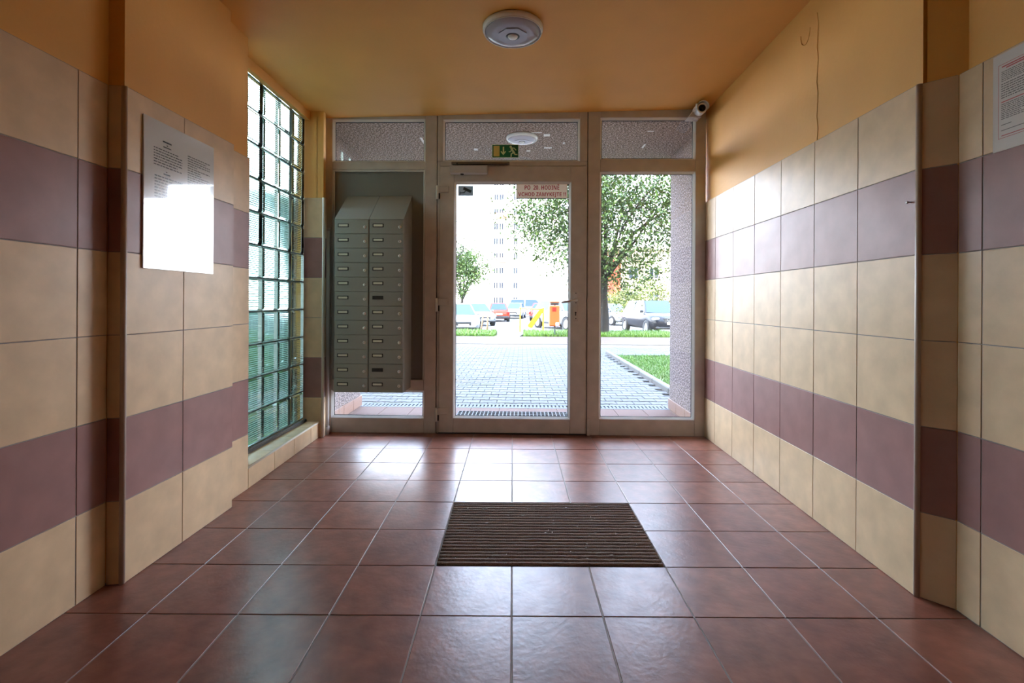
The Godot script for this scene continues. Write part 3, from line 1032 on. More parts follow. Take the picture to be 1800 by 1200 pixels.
# ---------------------------------------------------------------- doormat
func doormat() -> void:
	var a := grid_pt(-1, 2)
	var b := grid_pt(2, 4)
	var c := (a + b) * 0.5
	var o := thing("doormat", "ribbed dark brown doormat sunk into the floor tiles", "doormat", Vector3(c.x, 0, c.y), 0.0208)
	box("base", Vector3(-1.5 * T + 0.004, -0.0085, -T + 0.004), Vector3(1.5 * T - 0.004, -0.006, T - 0.004), M.black_plastic, o)
	var st := mb(true)
	var n := 22
	var p := (2 * T - 0.012) / n
	for i in n:
		var z := -T + 0.006 + p * (i + 0.5)
		var pts := []
		for k in 25:
			pts.append(Vector3(lerpf(-1.5 * T + 0.006, 1.5 * T - 0.006, k / 24.0), -0.004 + rng.randf_range(-0.0006, 0.0006), z + rng.randf_range(-0.001, 0.001)))
		var rr := []
		for k in 25:
			rr.append(p * 0.36)
		tube(st, pts, rr, 8)
	build("rib", st, M.mat_fibre, o).set_meta("kind", "stuff")
	st = mb()
	for i in 70:
		var x := rng.randf_range(-0.48, 0.48)
		var z := rng.randf_range(-0.31, 0.31)
		var s := rng.randf_range(0.002, 0.005)
		cbox(st, Vector3(-s * rng.randf_range(0.6, 2.6), 0, -s * 0.4), Vector3(s, 0.0015, s * 0.4), 0.0, Transform3D(Basis(Vector3.UP, rng.randf() * TAU), Vector3(x, 0.004, z)))
	build("lint", st, M.lint, o).set_meta("kind", "stuff")

# ---------------------------------------------------------------- porch
func porch() -> void:
	var zs := ZF - 0.07
	var wr := structure("wall_porch_right", "rough grey pebble-dash side wall of the porch on the right", "wall")
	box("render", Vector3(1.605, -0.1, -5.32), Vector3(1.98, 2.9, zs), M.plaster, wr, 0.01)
	var wl := structure("wall_porch_left", "rough grey pebble-dash side wall of the porch on the left", "wall")
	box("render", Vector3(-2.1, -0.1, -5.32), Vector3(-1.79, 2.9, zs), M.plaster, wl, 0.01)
	var n := 0
	for e in [[wr, 1.592, 1.606], [wl, -1.791, -1.776]]:
		for i in 4:
			box("skirting_tile", Vector3(e[1], -0.01, -5.325 + i * 0.27), Vector3(e[2], 0.1, -5.325 + i * 0.27 + 0.266), M.skirt_tile, e[0], 0.002)
	box("skirting_tile", Vector3(1.606, -0.01, -5.334), Vector3(1.85, 0.1, -5.321), M.skirt_tile, wr, 0.002)
	box("skirting_tile", Vector3(-2.03, -0.01, -5.334), Vector3(-1.791, 0.1, -5.321), M.skirt_tile, wl, 0.002)
	var cl := structure("ceiling_porch", "rough grey soffit of the porch with scraped marks", "ceiling")
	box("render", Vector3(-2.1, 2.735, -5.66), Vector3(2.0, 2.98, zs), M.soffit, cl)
	var st := mb()
	for q in [[-1.0, -4.78, 0.012, 0.10], [0.12, -4.55, 0.05, 0.012], [0.22, -4.62, 0.03, 0.03], [0.25, -5.0, 0.04, 0.02], [1.18, -4.52, 0.03, 0.01], [1.22, -4.95, 0.01, 0.06], [0.4, -4.85, 0.01, 0.02], [-0.5, -5.05, 0.02, 0.03], [0.05, -5.1, 0.02, 0.02]]:
		cbox(st, Vector3(q[0] - q[2], 2.7335, q[1] - q[3]), Vector3(q[0] + q[2], 2.736, q[1] + q[3]), 0.001)
	build("bare_patch", st, M.far_white, cl)
	var fl := structure("floor_porch", "pale terracotta tiled floor of the porch", "floor")
	box("slab", Vector3(-2.1, -0.25, -5.24), Vector3(1.98, -0.014, zs + 0.06), M.concrete, fl)
	for r in 3:
		for c in 11:
			var x := -1.776 + c * 0.3063
			var z1 := zs - 0.002 - r * 0.33
			if r == 2 and x > -0.95 and x < 0.6:
				pass
			box("tile", Vector3(x + 0.002, -0.02, maxf(z1 - 0.326, -5.235)), Vector3(x + 0.304, -0.006, z1), M.porch_tile, fl, 0.0015)
	var gr := thing("boot_scraper", "galvanised grid foot scraper in the porch floor outside the door", "grate", Vector3(-0.10, -0.006, -4.93))
	box("pit", Vector3(-0.565, 0.0, -0.105), Vector3(0.565, 0.001, 0.105), M.pit, gr)
	st = mb()
	for i in 30:
		var x := -0.56 + 1.12 * i / 29.0
		cbox(st, Vector3(x - 0.0045, 0.001, -0.1), Vector3(x + 0.0045, 0.012, 0.1))
	for z in [-0.1, -0.033, 0.033, 0.1]:
		cbox(st, Vector3(-0.565, 0.001, z - 0.004), Vector3(0.565, 0.012, z + 0.004))
	build("grid", st, M.galvanised, gr)
	var dr := thing("drain_channel", "slotted drainage channel across the porch edge before the paving", "drain", Vector3(-0.09, -0.03, -5.335))
	box("channel", Vector3(-1.69, -0.05, -0.09), Vector3(1.69, 0.012, 0.09), M.pit, dr)
	st = mb()
	for z in [[-0.095, -0.06], [0.045, 0.095]]:
		cbox(st, Vector3(-1.69, 0.0, z[0]), Vector3(1.69, 0.025, z[1]), 0.002)
	for i in 82:
		var x := -1.68 + 3.36 * i / 81.0
		cbox(st, Vector3(x - 0.0125, 0.0, -0.06), Vector3(x + 0.0125, 0.023, 0.045))
	build("grate", st, M.galvanised, dr)
	var pl := thing("wall_plate", "small white plate fixed on the right porch wall", "plate", Vector3(1.6045, 1.47, -4.52))
	box("plate", Vector3(-0.012, -0.055, -0.05), Vector3(0.0, 0.055, 0.05), M.outlet_white, pl, 0.003)
	# the block of flats around and above the hall: it shades the forecourt
	var bl := structure("wall_facade", "facade of the apartment block above and beside the entrance", "wall")
	box("render", Vector3(-16, 3.1, -2.7), Vector3(16, 13.6, 7.6), M.facade, bl)
	box("render", Vector3(-16, -0.2, -2.7), Vector3(-1.96, 3.1, -2.4), M.facade, bl)
	box("render", Vector3(1.99, -0.2, -2.7), Vector3(16, 3.1, -2.4), M.facade, bl)
	box("porch_roof", Vector3(-2.12, 2.98, -5.70), Vector3(2.02, 3.1, -2.6), M.facade, bl)

# ---------------------------------------------------------------- ground outside
func paver_mesh() -> ArrayMesh:
	var st := mb()
	var w := 0.0975
	var d := 0.0825
	var k := 0.013
	var g := 0.003
	var p := PackedVector2Array([Vector2(-w, d - g), Vector2(-0.06, d - g), Vector2(-0.04, d - k - g), Vector2(0.04, d - k - g), Vector2(0.06, d - g), Vector2(w, d - g), Vector2(w, -d + g), Vector2(0.06, -d + g), Vector2(0.04, -d + k + g), Vector2(-0.04, -d + k + g), Vector2(-0.06, -d + g), Vector2(-w, -d + g)])
	slab(st, p, 0.0, 0.05, 0.004)
	return mesh_of(st)

func sheet(called: String, poly: Array, y: float, thick: float, m: Material, parent: Node = self) -> MeshInstance3D:
	var st := mb()
	var p := PackedVector2Array()
	for q in poly:
		p.append(q)
	prism(st, p, thick, Transform3D(Basis(Vector3.RIGHT, Vector3.BACK, Vector3.DOWN), Vector3(0, y, 0)))
	return build(called, st, m, parent)

func outside_ground() -> void:
	var g := structure("ground", "wide lawn and parking ground outside the apartment block", "ground")
	sheet("earth", [Vector2(-60, 30), Vector2(60, 30), Vector2(60, -18.9), Vector2(-60, -18.9)], -0.09, 0.3, M.soil, g)
	var pv := structure("pavement", "grey interlocking concrete paving in front of the entrance", "pavement")
	box("joint_bed", Vector3(-4.2, -0.085, -13.35), Vector3(1.92, -0.048, -5.43), M.joint, pv)
	box("joint_bed", Vector3(1.92, -0.085, -13.35), Vector3(16, -0.048, -10.9), M.joint, pv)
	var m := paver_mesh()
	var rest := [[], [], []]
	var pr := 0.1695
	var count := 0
	for r in 47:
		var z := -5.53 - pr * r
		for c in range(-21, 80):
			var x := -0.1 + 0.2 * c + (0.1 if r % 2 == 1 else 0.0)
			if x > 1.86 and z > -10.85:
				continue
			if x > 15.0 or x < -4.1:
				continue
			var at := Vector3(x, -0.03 + rng.randf_range(-0.0015, 0.0015), z)
			var v := rng.randi_range(0, 2)
			var px := 919 + x / -z * 850.0
			if count < 300 and ((px > 796 and px < 1002) or (px > 1052 and px < 1184) or (z > -6.2 and px > 615 and px < 750)):
				count += 1
				put("paver", m, M["paver%d" % v], pv, at)
			else:
				rest[v].append(at)
	for v in 3:
		var mm := MultiMesh.new()
		mm.transform_format = MultiMesh.TRANSFORM_3D
		mm.mesh = m
		mm.instance_count = rest[v].size()
		for i in rest[v].size():
			mm.set_instance_transform(i, Transform3D(Basis.IDENTITY, rest[v][i]))
		var o := MultiMeshInstance3D.new()
		o.name = sub_numbered(pv, "far_pavers")
		o.multimesh = mm
		o.material_override = M["paver%d" % v]
		o.set_meta("kind", "stuff")
		pv.add_child(o, true)
	var gw := structure("wall_added", "unseen dark green wall added to darken the lower glass blocks", "wall")
	box("wall", Vector3(-4.0, -0.2, -12.0), Vector3(-3.7, 1.95, -2.7), M.added_wall_green, gw, 0.02)  # unseen, added so that the lower glass blocks look darker
	# kerb of the lawn
	var kb := structure("kerb", "low concrete kerb between the paving and the lawn", "kerb")
	for i in 6:
		box("kerb_stone", Vector3(1.90, -0.2, -6.35 - 0.8 * i - 0.795), Vector3(1.99, 0.035, -6.35 - 0.8 * i), M.concrete, kb, 0.012)
	box("kerb_stone", Vector3(1.90, -0.2, -6.345), Vector3(1.99, 0.035, -5.36), M.concrete, kb, 0.012)
	# red pavement strip, verge, path, parking
	var sw := structure("sidewalk", "pinkish pavement strip along the grass verge", "pavement")
	sheet("surface", [Vector2(-40, -13.36), Vector2(40, -13.36), Vector2(40, -16.25), Vector2(-40, -16.25)], -0.022, 0.1, M.pink_paving, sw)
	box("edge", Vector3(-40, -0.15, -13.44), Vector3(40, -0.012, -13.34), M.concrete, sw)
	var pa := structure("path", "pale gap path crossing the grass verge to the parking", "path")
	sheet("surface", [Vector2(-0.86, -16.25), Vector2(-0.14, -16.25), Vector2(0.2, -18.8), Vector2(-1.0, -18.8)], -0.03, 0.08, M.asphalt, pa)
	var lot := structure("road", "pale sunlit parking area beyond the verge", "road")
	sheet("surface", [Vector2(-140, -19.6), Vector2(140, -19.6), Vector2(140, -220), Vector2(-140, -220)], -0.46, 0.2, M.asphalt, lot)
	var st := mb()
	quad(st, Vector3(-60, -0.09, -18.85), Vector3(60, -0.09, -18.85), Vector3(60, -0.46, -19.7), Vector3(-60, -0.46, -19.7), Vector3(0, 1, -0.4))
	build("slope", st, M.soil, lot)
	# grass
	grass("grass", "bright lawn grass to the right behind the kerb", 5200, func(r):
		var z = -5.7 - r.randf() * 5.1
		return Vector3(2.0 + pow(r.randf(), 1.3) * 4.0, -0.07, z), 0.06, 0.11)
	grass("grass", "uneven verge grass along the far side of the pink pavement", 9000, func(r):
		var x = r.randf_range(-7.5, 7.5)
		if x > -1.0 and x < 0.05:
			x += 2.2 * (1 if x > -0.45 else -1)
		return Vector3(x, -0.08, -16.3 - r.randf() * 2.4), 0.10, 0.24)
	grass("grass", "shaded grass beside the glass block window outside", 2500, func(r):
		return Vector3(-2.2 - r.randf() * 3.0, -0.08, -2.8 - r.randf() * 3.4), 0.08, 0.16)

func grass(called: String, label: String, n: int, place: Callable, h0: float, h1: float) -> void:
	var st := mb()
	for k in 5:
		var a := k * 1.9 + 0.4
		var d := Vector3(cos(a), 0, sin(a))
		var s := Vector3(-d.z, 0, d.x) * 0.06
		var o := d * 0.1 * (k % 3)
		var tip := o + d * (0.25 + 0.12 * k) + Vector3.UP * (1.0 - 0.1 * k)
		var mid := o + d * 0.1 + Vector3.UP * 0.55
		tri(st, o - s, o + s, mid + s * 0.7, d + Vector3.UP * 0.3)
		tri(st, o - s, mid + s * 0.7, mid - s * 0.7, d + Vector3.UP * 0.3)
		tri(st, mid - s * 0.7, mid + s * 0.7, tip, d + Vector3.UP * 0.3)
	var r := RandomNumberGenerator.new()
	r.seed = n
	var mm := MultiMesh.new()
	mm.transform_format = MultiMesh.TRANSFORM_3D
	mm.use_colors = true
	mm.mesh = mesh_of(st)
	mm.instance_count = n
	for i in n:
		var h := r.randf_range(h0, h1)
		var b := Basis(Vector3.UP, r.randf() * TAU).scaled(Vector3(h, h, h))
		mm.set_instance_transform(i, Transform3D(b, place.call(r)))
		var t := r.randf()
		mm.set_instance_color(i, Color(0.75 + 0.5 * t, 0.85 + 0.25 * t, 0.7 + 0.3 * r.randf()))
	var o := MultiMeshInstance3D.new()
	o.name = numbered(called)
	o.multimesh = mm
	o.material_override = M.blade
	add_child(o)
	tag(o, label, "grass", "", "stuff")

# ---------------------------------------------------------------- street
func leaf_mesh() -> ArrayMesh:
	var st := mb()
	var a := Vector3(0, 0, 0)
	var b := Vector3(0.28, 0.06, 0.45)
	var c := Vector3(0, 0.0, 1.0)
	var d := Vector3(-0.28, 0.06, 0.45)
	tri(st, a, b, c, Vector3.UP)
	tri(st, a, c, d, Vector3.UP)
	return mesh_of(st)

var leaf: ArrayMesh

func foliage(parent: Node, pts: Array, size: float, c0: Color, c1: Color, sd: int) -> void:
	if leaf == null:
		leaf = leaf_mesh()
	var r := RandomNumberGenerator.new()
	r.seed = sd
	var mm := MultiMesh.new()
	mm.transform_format = MultiMesh.TRANSFORM_3D
	mm.use_colors = true
	mm.mesh = leaf
	mm.instance_count = pts.size()
	for i in pts.size():
		var s := size * r.randf_range(0.7, 1.3)
		var b := Basis.from_euler(Vector3(r.randf_range(-1.2, 1.2), r.randf() * TAU, r.randf_range(-0.8, 0.8))).scaled(Vector3(s, s, s))
		mm.set_instance_transform(i, Transform3D(b, pts[i]))
		mm.set_instance_color(i, c0.lerp(c1, r.randf()).srgb_to_linear())
	var o := MultiMeshInstance3D.new()
	o.name = "foliage"
	o.multimesh = mm
	o.material_override = M.leaf
	o.set_meta("kind", "stuff")
	parent.add_child(o)

func tree(label: String, at: Vector3, trunk_h: float, trunk_r: float, crown: Vector3, radii: Vector3, limbs: int, clumps: int, per: int, lsize: float, c0: Color, c1: Color, sd: int, clump_r := 0.45, called := "tree", group := "") -> void:
	var o := thing(called, label, "tree" if called == "tree" else "shrub", at, 0.0, group)
	var r := RandomNumberGenerator.new()
	r.seed = sd
	var top := Vector3(r.randf_range(-0.1, 0.1), trunk_h, 0)
	var st := mb(true)
	tube(st, [Vector3(0, -0.5, 0), Vector3(0, 0.05, 0), Vector3(0.02, trunk_h * 0.3, 0.01), Vector3(-0.03, trunk_h * 0.65, 0), top], [trunk_r * 1.5, trunk_r * 1.2, trunk_r, trunk_r * 0.9, trunk_r * 0.85], 10)
	build("trunk", st, M.bark, o)
	st = mb(true)
	var tips := []
	for i in limbs:
		var a := TAU * i / limbs + r.randf_range(-0.3, 0.3)
		var el := r.randf_range(-0.25, 1.0)
		var dir := Vector3(cos(a) * cos(el), sin(el), sin(a) * cos(el))
		var end := crown + dir * radii * r.randf_range(0.7, 0.95)
		var m1 := top.lerp(end, 0.35) + Vector3(0, 0.25 * radii.y * r.randf(), 0)
		var m2 := top.lerp(end, 0.7) + Vector3(r.randf_range(-0.2, 0.2), 0.12 * radii.y, r.randf_range(-0.2, 0.2))
		tube(st, [top - Vector3(0, 0.12, 0), m1, m2, end], [trunk_r * 0.55, trunk_r * 0.3, trunk_r * 0.16, trunk_r * 0.05], 6)
		tips.append(end)
		for k in 4:
			var f := r.randf_range(0.3, 0.95)
			var s := m1.lerp(end, f)
			var e := s + Vector3(r.randf_range(-1, 1), r.randf_range(-0.5, 0.8), r.randf_range(-1, 1)) * radii * 0.32
			tube(st, [s, s.lerp(e, 0.5) + Vector3(0, 0.06, 0), e], [trunk_r * 0.12, trunk_r * 0.08, trunk_r * 0.03], 5)
			tips.append(e)
	build("branches", st, M.bark, o)
	var pts := []
	for i in clumps:
		var c: Vector3
		if i < tips.size():
			c = tips[i]
		else:
			var d := Vector3(r.randfn(), r.randfn(), r.randfn()).normalized() * pow(r.randf(), 0.4)
			c = crown + d * radii
		for k in per:
			pts.append(c + Vector3(r.randfn(), r.randfn() * 0.7, r.randfn()) * clump_r)
	foliage(o, pts, lsize, c0, c1, sd)

func at_px(px: float, z: float, y := 0.0) -> Vector3:
	# place from bearing: the hall's axis meets the street at 919 on a 1800 wide plan
	return Vector3((px - 919.0) / 850.7 * z, y, -z)

func street() -> void:
	tree("large leafy tree with a forked dark trunk on the verge", at_px(1062, 17.6, -0.08), 2.15, 0.15, Vector3(0.1, 4.5, 0), Vector3(3.7, 2.9, 2.6), 15, 400, 80, 0.125, rgb(34, 54, 22), rgb(82, 108, 38), 3, 0.40)
	tree("mid-sized green tree behind the parked white cars", at_px(812, 40, -0.46), 1.8, 0.14, Vector3(0, 4.2, 0), Vector3(2.3, 2.2, 2.0), 9, 120, 70, 0.19, rgb(42, 66, 22), rgb(82, 104, 36), 5, 0.4)
	tree("tall thin leafy tree at the edge of the parking", at_px(792, 30, -0.46), 3.2, 0.1, Vector3(0, 5.3, 0), Vector3(1.5, 1.9, 1.4), 8, 40, 14, 0.14, rgb(28, 44, 24), rgb(52, 68, 34), 8, 0.35)
	var bush := ["round yellow-green shrub behind the dark car", "broad pale green shrub near the red building", "light green shrub partly hidden by the pillar", "small yellowish shrub left of the dark car"]
	var bx := [[1112, 33, 1.5, 2.1], [1090, 40, 1.4, 1.6], [1165, 36, 2.2, 1.9], [1078, 46, 1.5, 1.3]]
	for i in 4:
		var b: Array = bx[i]
		tree(bush[i], at_px(b[0], b[1], -0.46), 0.4, 0.05, Vector3(0, b[3] * 0.9, 0), Vector3(b[2], b[3] * 0.85, 1.0), 7, 60, 34, 0.17, rgb(72, 86, 26), rgb(108, 112, 46), 20 + i, 0.3, "shrub")
	cars()
	# litter bin
	var lb := thing("litter_bin", "orange litter bin on a thin post by the pavement", "bin", at_px(974, 16.5, -0.08))
	var st := mb(true)
	tube(st, [Vector3(0.02, -0.3, 0), Vector3(0.02, 1.2, 0)], [0.026, 0.026], 10)
	build("post", st, M.galvanised, lb)
	st = mb()
	cbox(st, Vector3(-0.18, 0.40, 0.0), Vector3(0.18, 1.10, 0.22), 0.03)
	build("body", st, M.bin_orange, lb)
	st = mb()
	cbox(st, Vector3(-0.15, 1.12, 0.03), Vector3(0.15, 1.22, 0.22), 0.03)
	build("opening", st, M.car_dark, lb)
	box("lid", Vector3(-0.175, 1.20, 0.0), Vector3(0.175, 1.235, 0.23), M.bin_orange, lb, 0.012)
	box("label", Vector3(0.04, 0.43, 0.22), Vector3(0.15, 0.53, 0.224), M.plate_white, lb)
	box("emblem", Vector3(-0.08, 0.9, 0.22), Vector3(0.06, 1.04, 0.224), M.lamp_red, lb, 0.001)
	# playground slide
	var sl := thing("playground_slide", "small yellow playground slide with a climbing frame", "slide", at_px(948, 24, -0.46))
	st = mb()
	prism(st, PackedVector2Array([Vector2(0.0, 1.22), Vector2(0.22, 1.22), Vector2(-0.34, 0.36), Vector2(-0.56, 0.36), Vector2(-0.56, 0.46)]), 0.06, Transform3D(Basis.IDENTITY, Vector3(0, 0, 0.0)))
	prism(st, PackedVector2Array([Vector2(0.0, 1.22), Vector2(0.2, 1.12), Vector2(-0.36, 0.3), Vector2(-0.56, 0.36)]), 0.4, Transform3D(Basis.IDENTITY, Vector3(0, 0, -0.36)))
	build("chute", st, M.play_yellow, sl)
	st = mb()
	for x in [0.2, -0.95]:
		cbox(st, Vector3(x - 0.03, 0.0, -0.03), Vector3(x + 0.03, 1.32, 0.03), 0.008)
		cbox(st, Vector3(x - 0.03, 0.0, -0.43), Vector3(x + 0.03, 1.32, -0.37), 0.008)
	build("post", st, M.play_yellow, sl)
	st = mb(true)
	tube(st, [Vector3(-0.98, 1.25, 0), Vector3(0.2, 1.25, 0)], [0.028, 0.028], 8)
	build("beam", st, M.play_yellow, sl)
	st = mb(true)
	tube(st, [Vector3(-0.62, 1.24, 0), Vector3(-0.6, 1.0, 0), Vector3(-0.5, 0.95, 0), Vector3(-0.4, 1.0, 0), Vector3(-0.38, 1.24, 0)], [0.03, 0.03, 0.03, 0.03, 0.03], 8)
	build("ring", st, M.wood_stake, sl)
	# two leaning stakes
	for i in 2:
		st = mb(true)
		tube(st, [Vector3(-0.06 if i == 0 else 0.06, -0.1, 0), Vector3(0.05 if i == 0 else 0.1, 0.72, 0)], [0.035, 0.03], 8)
		tag(build("wooden_stake", st, M.wood_stake, self, at_px(847 if i == 0 else 853, 18.4, -0.1)), ["leaning brown stake nearer the white car on the verge", "upright brown stake beside the leaning one"][i], "stake")
	buildings()

func window_unit(parent: Node, u: float, y: float, z: float, w: float, h: float) -> void:
	var f := box("window", Vector3(u - w / 2, y, z - 0.05), Vector3(u + w / 2, y + h, z + 0.05), M.bead, parent)
	for s in 2:
		box("pane", Vector3(u - w / 2 + 0.08 + s * w / 2, y + 0.08, z + 0.02), Vector3(u - 0.06 + s * w / 2, y + h - 0.08, z + 0.06), M.far_glass, f)

func buildings() -> void:
	var a := thing("apartment_tower", "tall white apartment tower beyond the parking with orange balconies", "building", at_px(915, 92, -0.46))
	box("wall", Vector3(-7, 0, -10), Vector3(7.5, 31, 0), M.far_white, a)
	box("roof", Vector3(-7.2, 31, -10.2), Vector3(7.7, 31.6, 0.2), M.concrete, a)
	for fl in 11:
		var y := 1.2 + fl * 2.8
		for u in [-4.75, -3.7, -1.0]:
			window_unit(a, u, y, 0.0, 0.85, 1.3)
		if fl == 3 or fl == 6:
			box("balcony", Vector3(-4.9, y - 0.6, 0), Vector3(-2.4, y + 0.25, 1.0), M.balcony, a)
	var b := thing("apartment_house", "cream house with a red end wall behind the large tree", "building", at_px(1120, 62, -0.46))
	box("wall", Vector3(-2.2, 0, -8), Vector3(9, 8.2, 0), M.far_cream, b)
	box("end_wall", Vector3(-3.7, 0, -8), Vector3(-2.2, 7.0, 0.2), M.far_red, b)
	box("roof", Vector3(-3.9, 8.2, -8.3), Vector3(9.3, 8.7, 0.4), M.far_cream, b)
	for fl in 2:
		for u in [-0.6, 2.0, 4.6, 7.2]:
			window_unit(b, u, 1.6 + fl * 3.0, 0.0, 1.2, 1.4)

# ---------------------------------------------------------------- cars
# length runs along local z (front at +z). kind: hatch, suv, van
func car(label: String, paint: Material, at: Vector3, turn: float, kind := "hatch", emblem := false) -> void:
	var o := thing("car", label, "car", at, turn)
	var L := 4.1
	var W := 0.88
	var belt := 0.92
	var roof := 1.48
	var hood := 0.9
	var cab := [1.15, 0.35, -1.45, -1.95]   # windscreen base, roof front, roof rear, rear screen base
	if kind == "suv":
		L = 4.8
		W = 0.97
		belt = 1.08
		roof = 1.70
		hood = 1.06
		cab = [1.15, 0.4, -1.75, -2.3]
	elif kind == "van":
		L = 4.7
		W = 0.92
		belt = 1.1
		roof = 1.85
		hood = 1.02
		cab = [1.45, 0.75, -2.1, -2.32]
	var h := L / 2
	var yb := 0.24 if kind != "suv" else 0.3
	# body: rings along z  [z, half width, bottom, top]
	var rings := [[-h, W * 0.84, yb + 0.18, belt - 0.16], [-h + 0.08, W * 0.93, yb + 0.04, belt - 0.03], [-h + 0.35, W, yb, belt], [-h * 0.5, W, yb, belt], [0.0, W, yb, belt], [cab[0] - 0.1, W, yb, belt], [cab[0] + 0.15, W * 0.99, yb, hood], [h - 0.4, W * 0.97, yb, hood - 0.07], [h - 0.12, W * 0.88, yb + 0.02, hood - 0.17], [h, W * 0.74, yb + 0.12, hood - 0.3]]
	var st := mb(true)
	var prev := []
	for q in rings:
		var z: float = q[0]
		var w: float = q[1]
		var b: float = q[2]
		var t: float = q[3]
		var half := [Vector2(w * 0.86, b), Vector2(w * 0.97, b + 0.12), Vector2(w, lerpf(b, t, 0.55)), Vector2(w * 0.965, t - 0.07), Vector2(w * 0.86, t), Vector2(w * 0.4, t + 0.025)]
		var ring := []
		for p in half:
			ring.append(Vector3(p.x, p.y, z))
		half.reverse()
		for p in half:
			ring.append(Vector3(-p.x, p.y, z))
		if prev.size():
			var c := Vector3(0, (b + t) * 0.5, z)
			for i in 12:
				var j := (i + 1) % 12
				quad(st, prev[i], prev[j], ring[j], ring[i], (ring[i] + ring[j]) * 0.5 - c)
		prev = ring
		if z == -h or z == h:
			for i in range(1, 11):
				tri(st, ring[0], ring[i], ring[i + 1], Vector3(0, 0, signf(z)))
	build("body", st, paint, o)
	# cabin
	var wb := W * 0.87
	var wt := W * 0.66
	var B := belt - 0.01
	var P := [Vector3(wb, B, cab[0]), Vector3(wt, roof, cab[1]), Vector3(wt, roof, cab[2]), Vector3(wb, B, cab[3])]
	var Q := P.map(func(v): return Vector3(-v.x, v.y, v.z))
	st = mb()
	quad(st, P[0], P[1], Q[1], Q[0], Vector3(0, 0.5, 1))
	quad(st, P[1], P[2], Q[2], Q[1], Vector3.UP)
	quad(st, P[2], P[3], Q[3], Q[2], Vector3(0, 0.3, -1))
	quad(st, P[0], P[1], P[2], P[3], Vector3.RIGHT)
	quad(st, Q[0], Q[1], Q[2], Q[3], Vector3.LEFT)
	build("cabin", st, paint, o)
	glass_panel(o, "windscreen", P[0], Q[0], Q[1], P[1], Vector3(0, 0.5, 1), 0.07)
	glass_panel(o, "rear_window", P[3], Q[3], Q[2], P[2], Vector3(0, 0.3, -1), 0.10)
	for s in [P, Q]:
		var n := Vector3(signf(s[0].x), 0.2, 0)
		var zm: float = (cab[1] + cab[2]) * 0.5 + 0.12
		var mt := Vector3(s[1].x, roof, zm)
		var mbm := Vector3(s[0].x, B, zm)
		glass_panel(o, "side_window", s[0], mbm, mt, s[1], n, 0.075)
		glass_panel(o, "side_window", mbm, s[3], s[2], mt, n, 0.075)
		var mir := mb()
		cbox(mir, Vector3(s[0].x + (0.03 if s[0].x > 0 else -0.2), B + 0.02, cab[0] - 0.28), Vector3(s[0].x + (0.2 if s[0].x > 0 else -0.03), B + 0.15, cab[0] - 0.16), 0.03)
		build("mirror", mir, paint, o)
	# wheels
	var wr := 0.32 if kind != "suv" else 0.37
	for zx in [h - 0.85, -h + 0.8]:
		for s in [-1.0, 1.0]:
			var ax := Transform3D(Basis(Vector3.UP, Vector3(s, 0, 0), Vector3(0, 0, s)), Vector3(s * (W - 0.2), wr, zx))
			st = mb(true)
			lathe(st, [Vector2(wr * 0.6, 0.0), Vector2(wr * 0.97, 0.0), Vector2(wr, 0.03), Vector2(wr, 0.19), Vector2(wr * 0.95, 0.22), Vector2(wr * 0.68, 0.215)].map(func(p): return p), ax, 22)
			var wh := build("wheel", st, M.rubber, o)
			st = mb()
			lathe(st, [Vector2(0, 0.205), Vector2(wr * 0.16, 0.205), Vector2(wr * 0.18, 0.19), Vector2(wr * 0.7, 0.18), Vector2(wr * 0.7, 0.21)], ax, 10)
			build("rim", st, M.alloy, wh)
			var ar := mb()
			lathe(ar, [Vector2(wr * 1.0, 0.19), Vector2(wr * 1.16, 0.206), Vector2(wr * 1.16, 0.1)], ax, 22)
			build("wheel_arch", ar, M.car_dark, wh)
	# lamps, grille, plates
	var yl := hood - 0.24
	for s in [-1.0, 1.0]:
		box("headlamp", Vector3(s * W * 0.80 - 0.16, yl - 0.07, h - 0.22), Vector3(s * W * 0.74 + 0.14, yl + 0.06, h - 0.045), M.lamp_clear, o, 0.04)
		box("tail_lamp", Vector3(s * W * 0.80 - 0.13, belt - 0.32, -h + 0.0), Vector3(s * W * 0.80 + 0.13, belt - 0.12, -h + 0.2), M.lamp_red, o, 0.03)
	box("grille", Vector3(-W * 0.45, yl - 0.24, h - 0.1), Vector3(W * 0.45, yl + (0.08 if kind == "suv" else 0.0), h + 0.012), M.car_dark, o, 0.05)
	box("bumper", Vector3(-W * 0.8, yb + 0.04, h - 0.25), Vector3(W * 0.8, yb + 0.16, h + 0.02), M.car_dark, o, 0.04)
	box("bumper", Vector3(-W * 0.88, yb + 0.04, -h - 0.03), Vector3(W * 0.88, yb + 0.24, -h + 0.2), M.car_dark, o, 0.04)
	box("number_plate", Vector3(-0.26, yl - 0.26, h + 0.012), Vector3(0.26, yl - 0.15, h + 0.026), M.plate_white, o)
	box("number_plate", Vector3(-0.26, 0.55, -h - 0.04), Vector3(0.26, 0.66, -h + 0.02), M.plate_white, o)
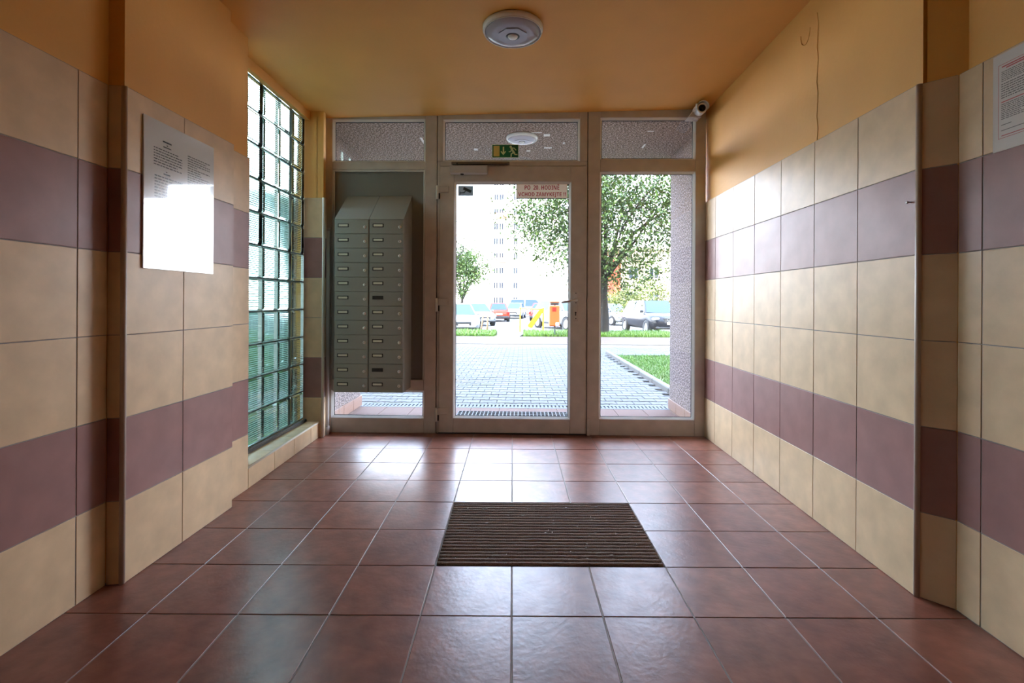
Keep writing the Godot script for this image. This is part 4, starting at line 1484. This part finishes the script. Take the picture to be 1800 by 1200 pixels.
	if emblem:
		st = mb(true)
		for k in 4:
			var ring := []
			var rr := []
			for i in 17:
				ring.append(Vector3(-0.165 + k * 0.11 + cos(TAU * i / 16) * 0.075, yl - 0.03 + sin(TAU * i / 16) * 0.075, h + 0.02))
				rr.append(0.011)
			tube(st, ring, rr, 6)
		build("emblem", st, M.alloy, o)

func glass_panel(o: Node, called: String, a: Vector3, b: Vector3, c: Vector3, d: Vector3, out: Vector3, inset: float) -> void:
	var m := (a + b + c + d) * 0.25
	var p := []
	var n := (b - a).cross(d - a).normalized()
	if n.dot(out) < 0:
		n = -n
	for v in [a, b, c, d]:
		p.append(v + (m - v).normalized() * inset)
	var st := mb()
	quad(st, p[0] + n * 0.012, p[1] + n * 0.012, p[2] + n * 0.012, p[3] + n * 0.012, n)
	for i in 4:
		var j := (i + 1) % 4
		quad(st, p[i] + n * 0.012, p[j] + n * 0.012, p[j] - n * 0.01, p[i] - n * 0.01, (p[i] + p[j]) * 0.5 - m)
	build(called, st, M.car_glass, o)

func cars() -> void:
	var g := -0.46
	var white := car_paint("paint_white", rgb(126, 128, 132))
	var silver := car_paint("paint_silver", rgb(104, 110, 118))
	car("black off-roader with four interlinked rings on its grille", car_paint("paint_black", rgb(26, 28, 34)), at_px(1146, 25.5, g), 0.12, "suv", true)
	car("white car at the kerb beside the wooden stakes", white, at_px(806, 25.0, g), 0.25)
	car("silver car parked behind the white one by the stakes", silver, at_px(836, 33, g), 0.4)
	car("orange-red car seen from behind", car_paint("paint_orange", rgb(128, 38, 14)), at_px(874, 40, g), PI + 0.12, "hatch")
	car("white car facing the entrance beside the orange-red car", white, at_px(906, 47, g), -0.1)
	car("white van behind the playground slide", white, at_px(934, 52, g), 1.3, "van")
	car("dark red car partly behind the slide and bin", car_paint("paint_red", rgb(128, 40, 40)), at_px(958, 41, g), PI - 0.3)
	car("white car half hidden behind the orange bin", white, at_px(993, 29, g), 0.5, "suv")
	car("white car behind the trunk of the large tree", white, at_px(1072, 35, g), 0.5)
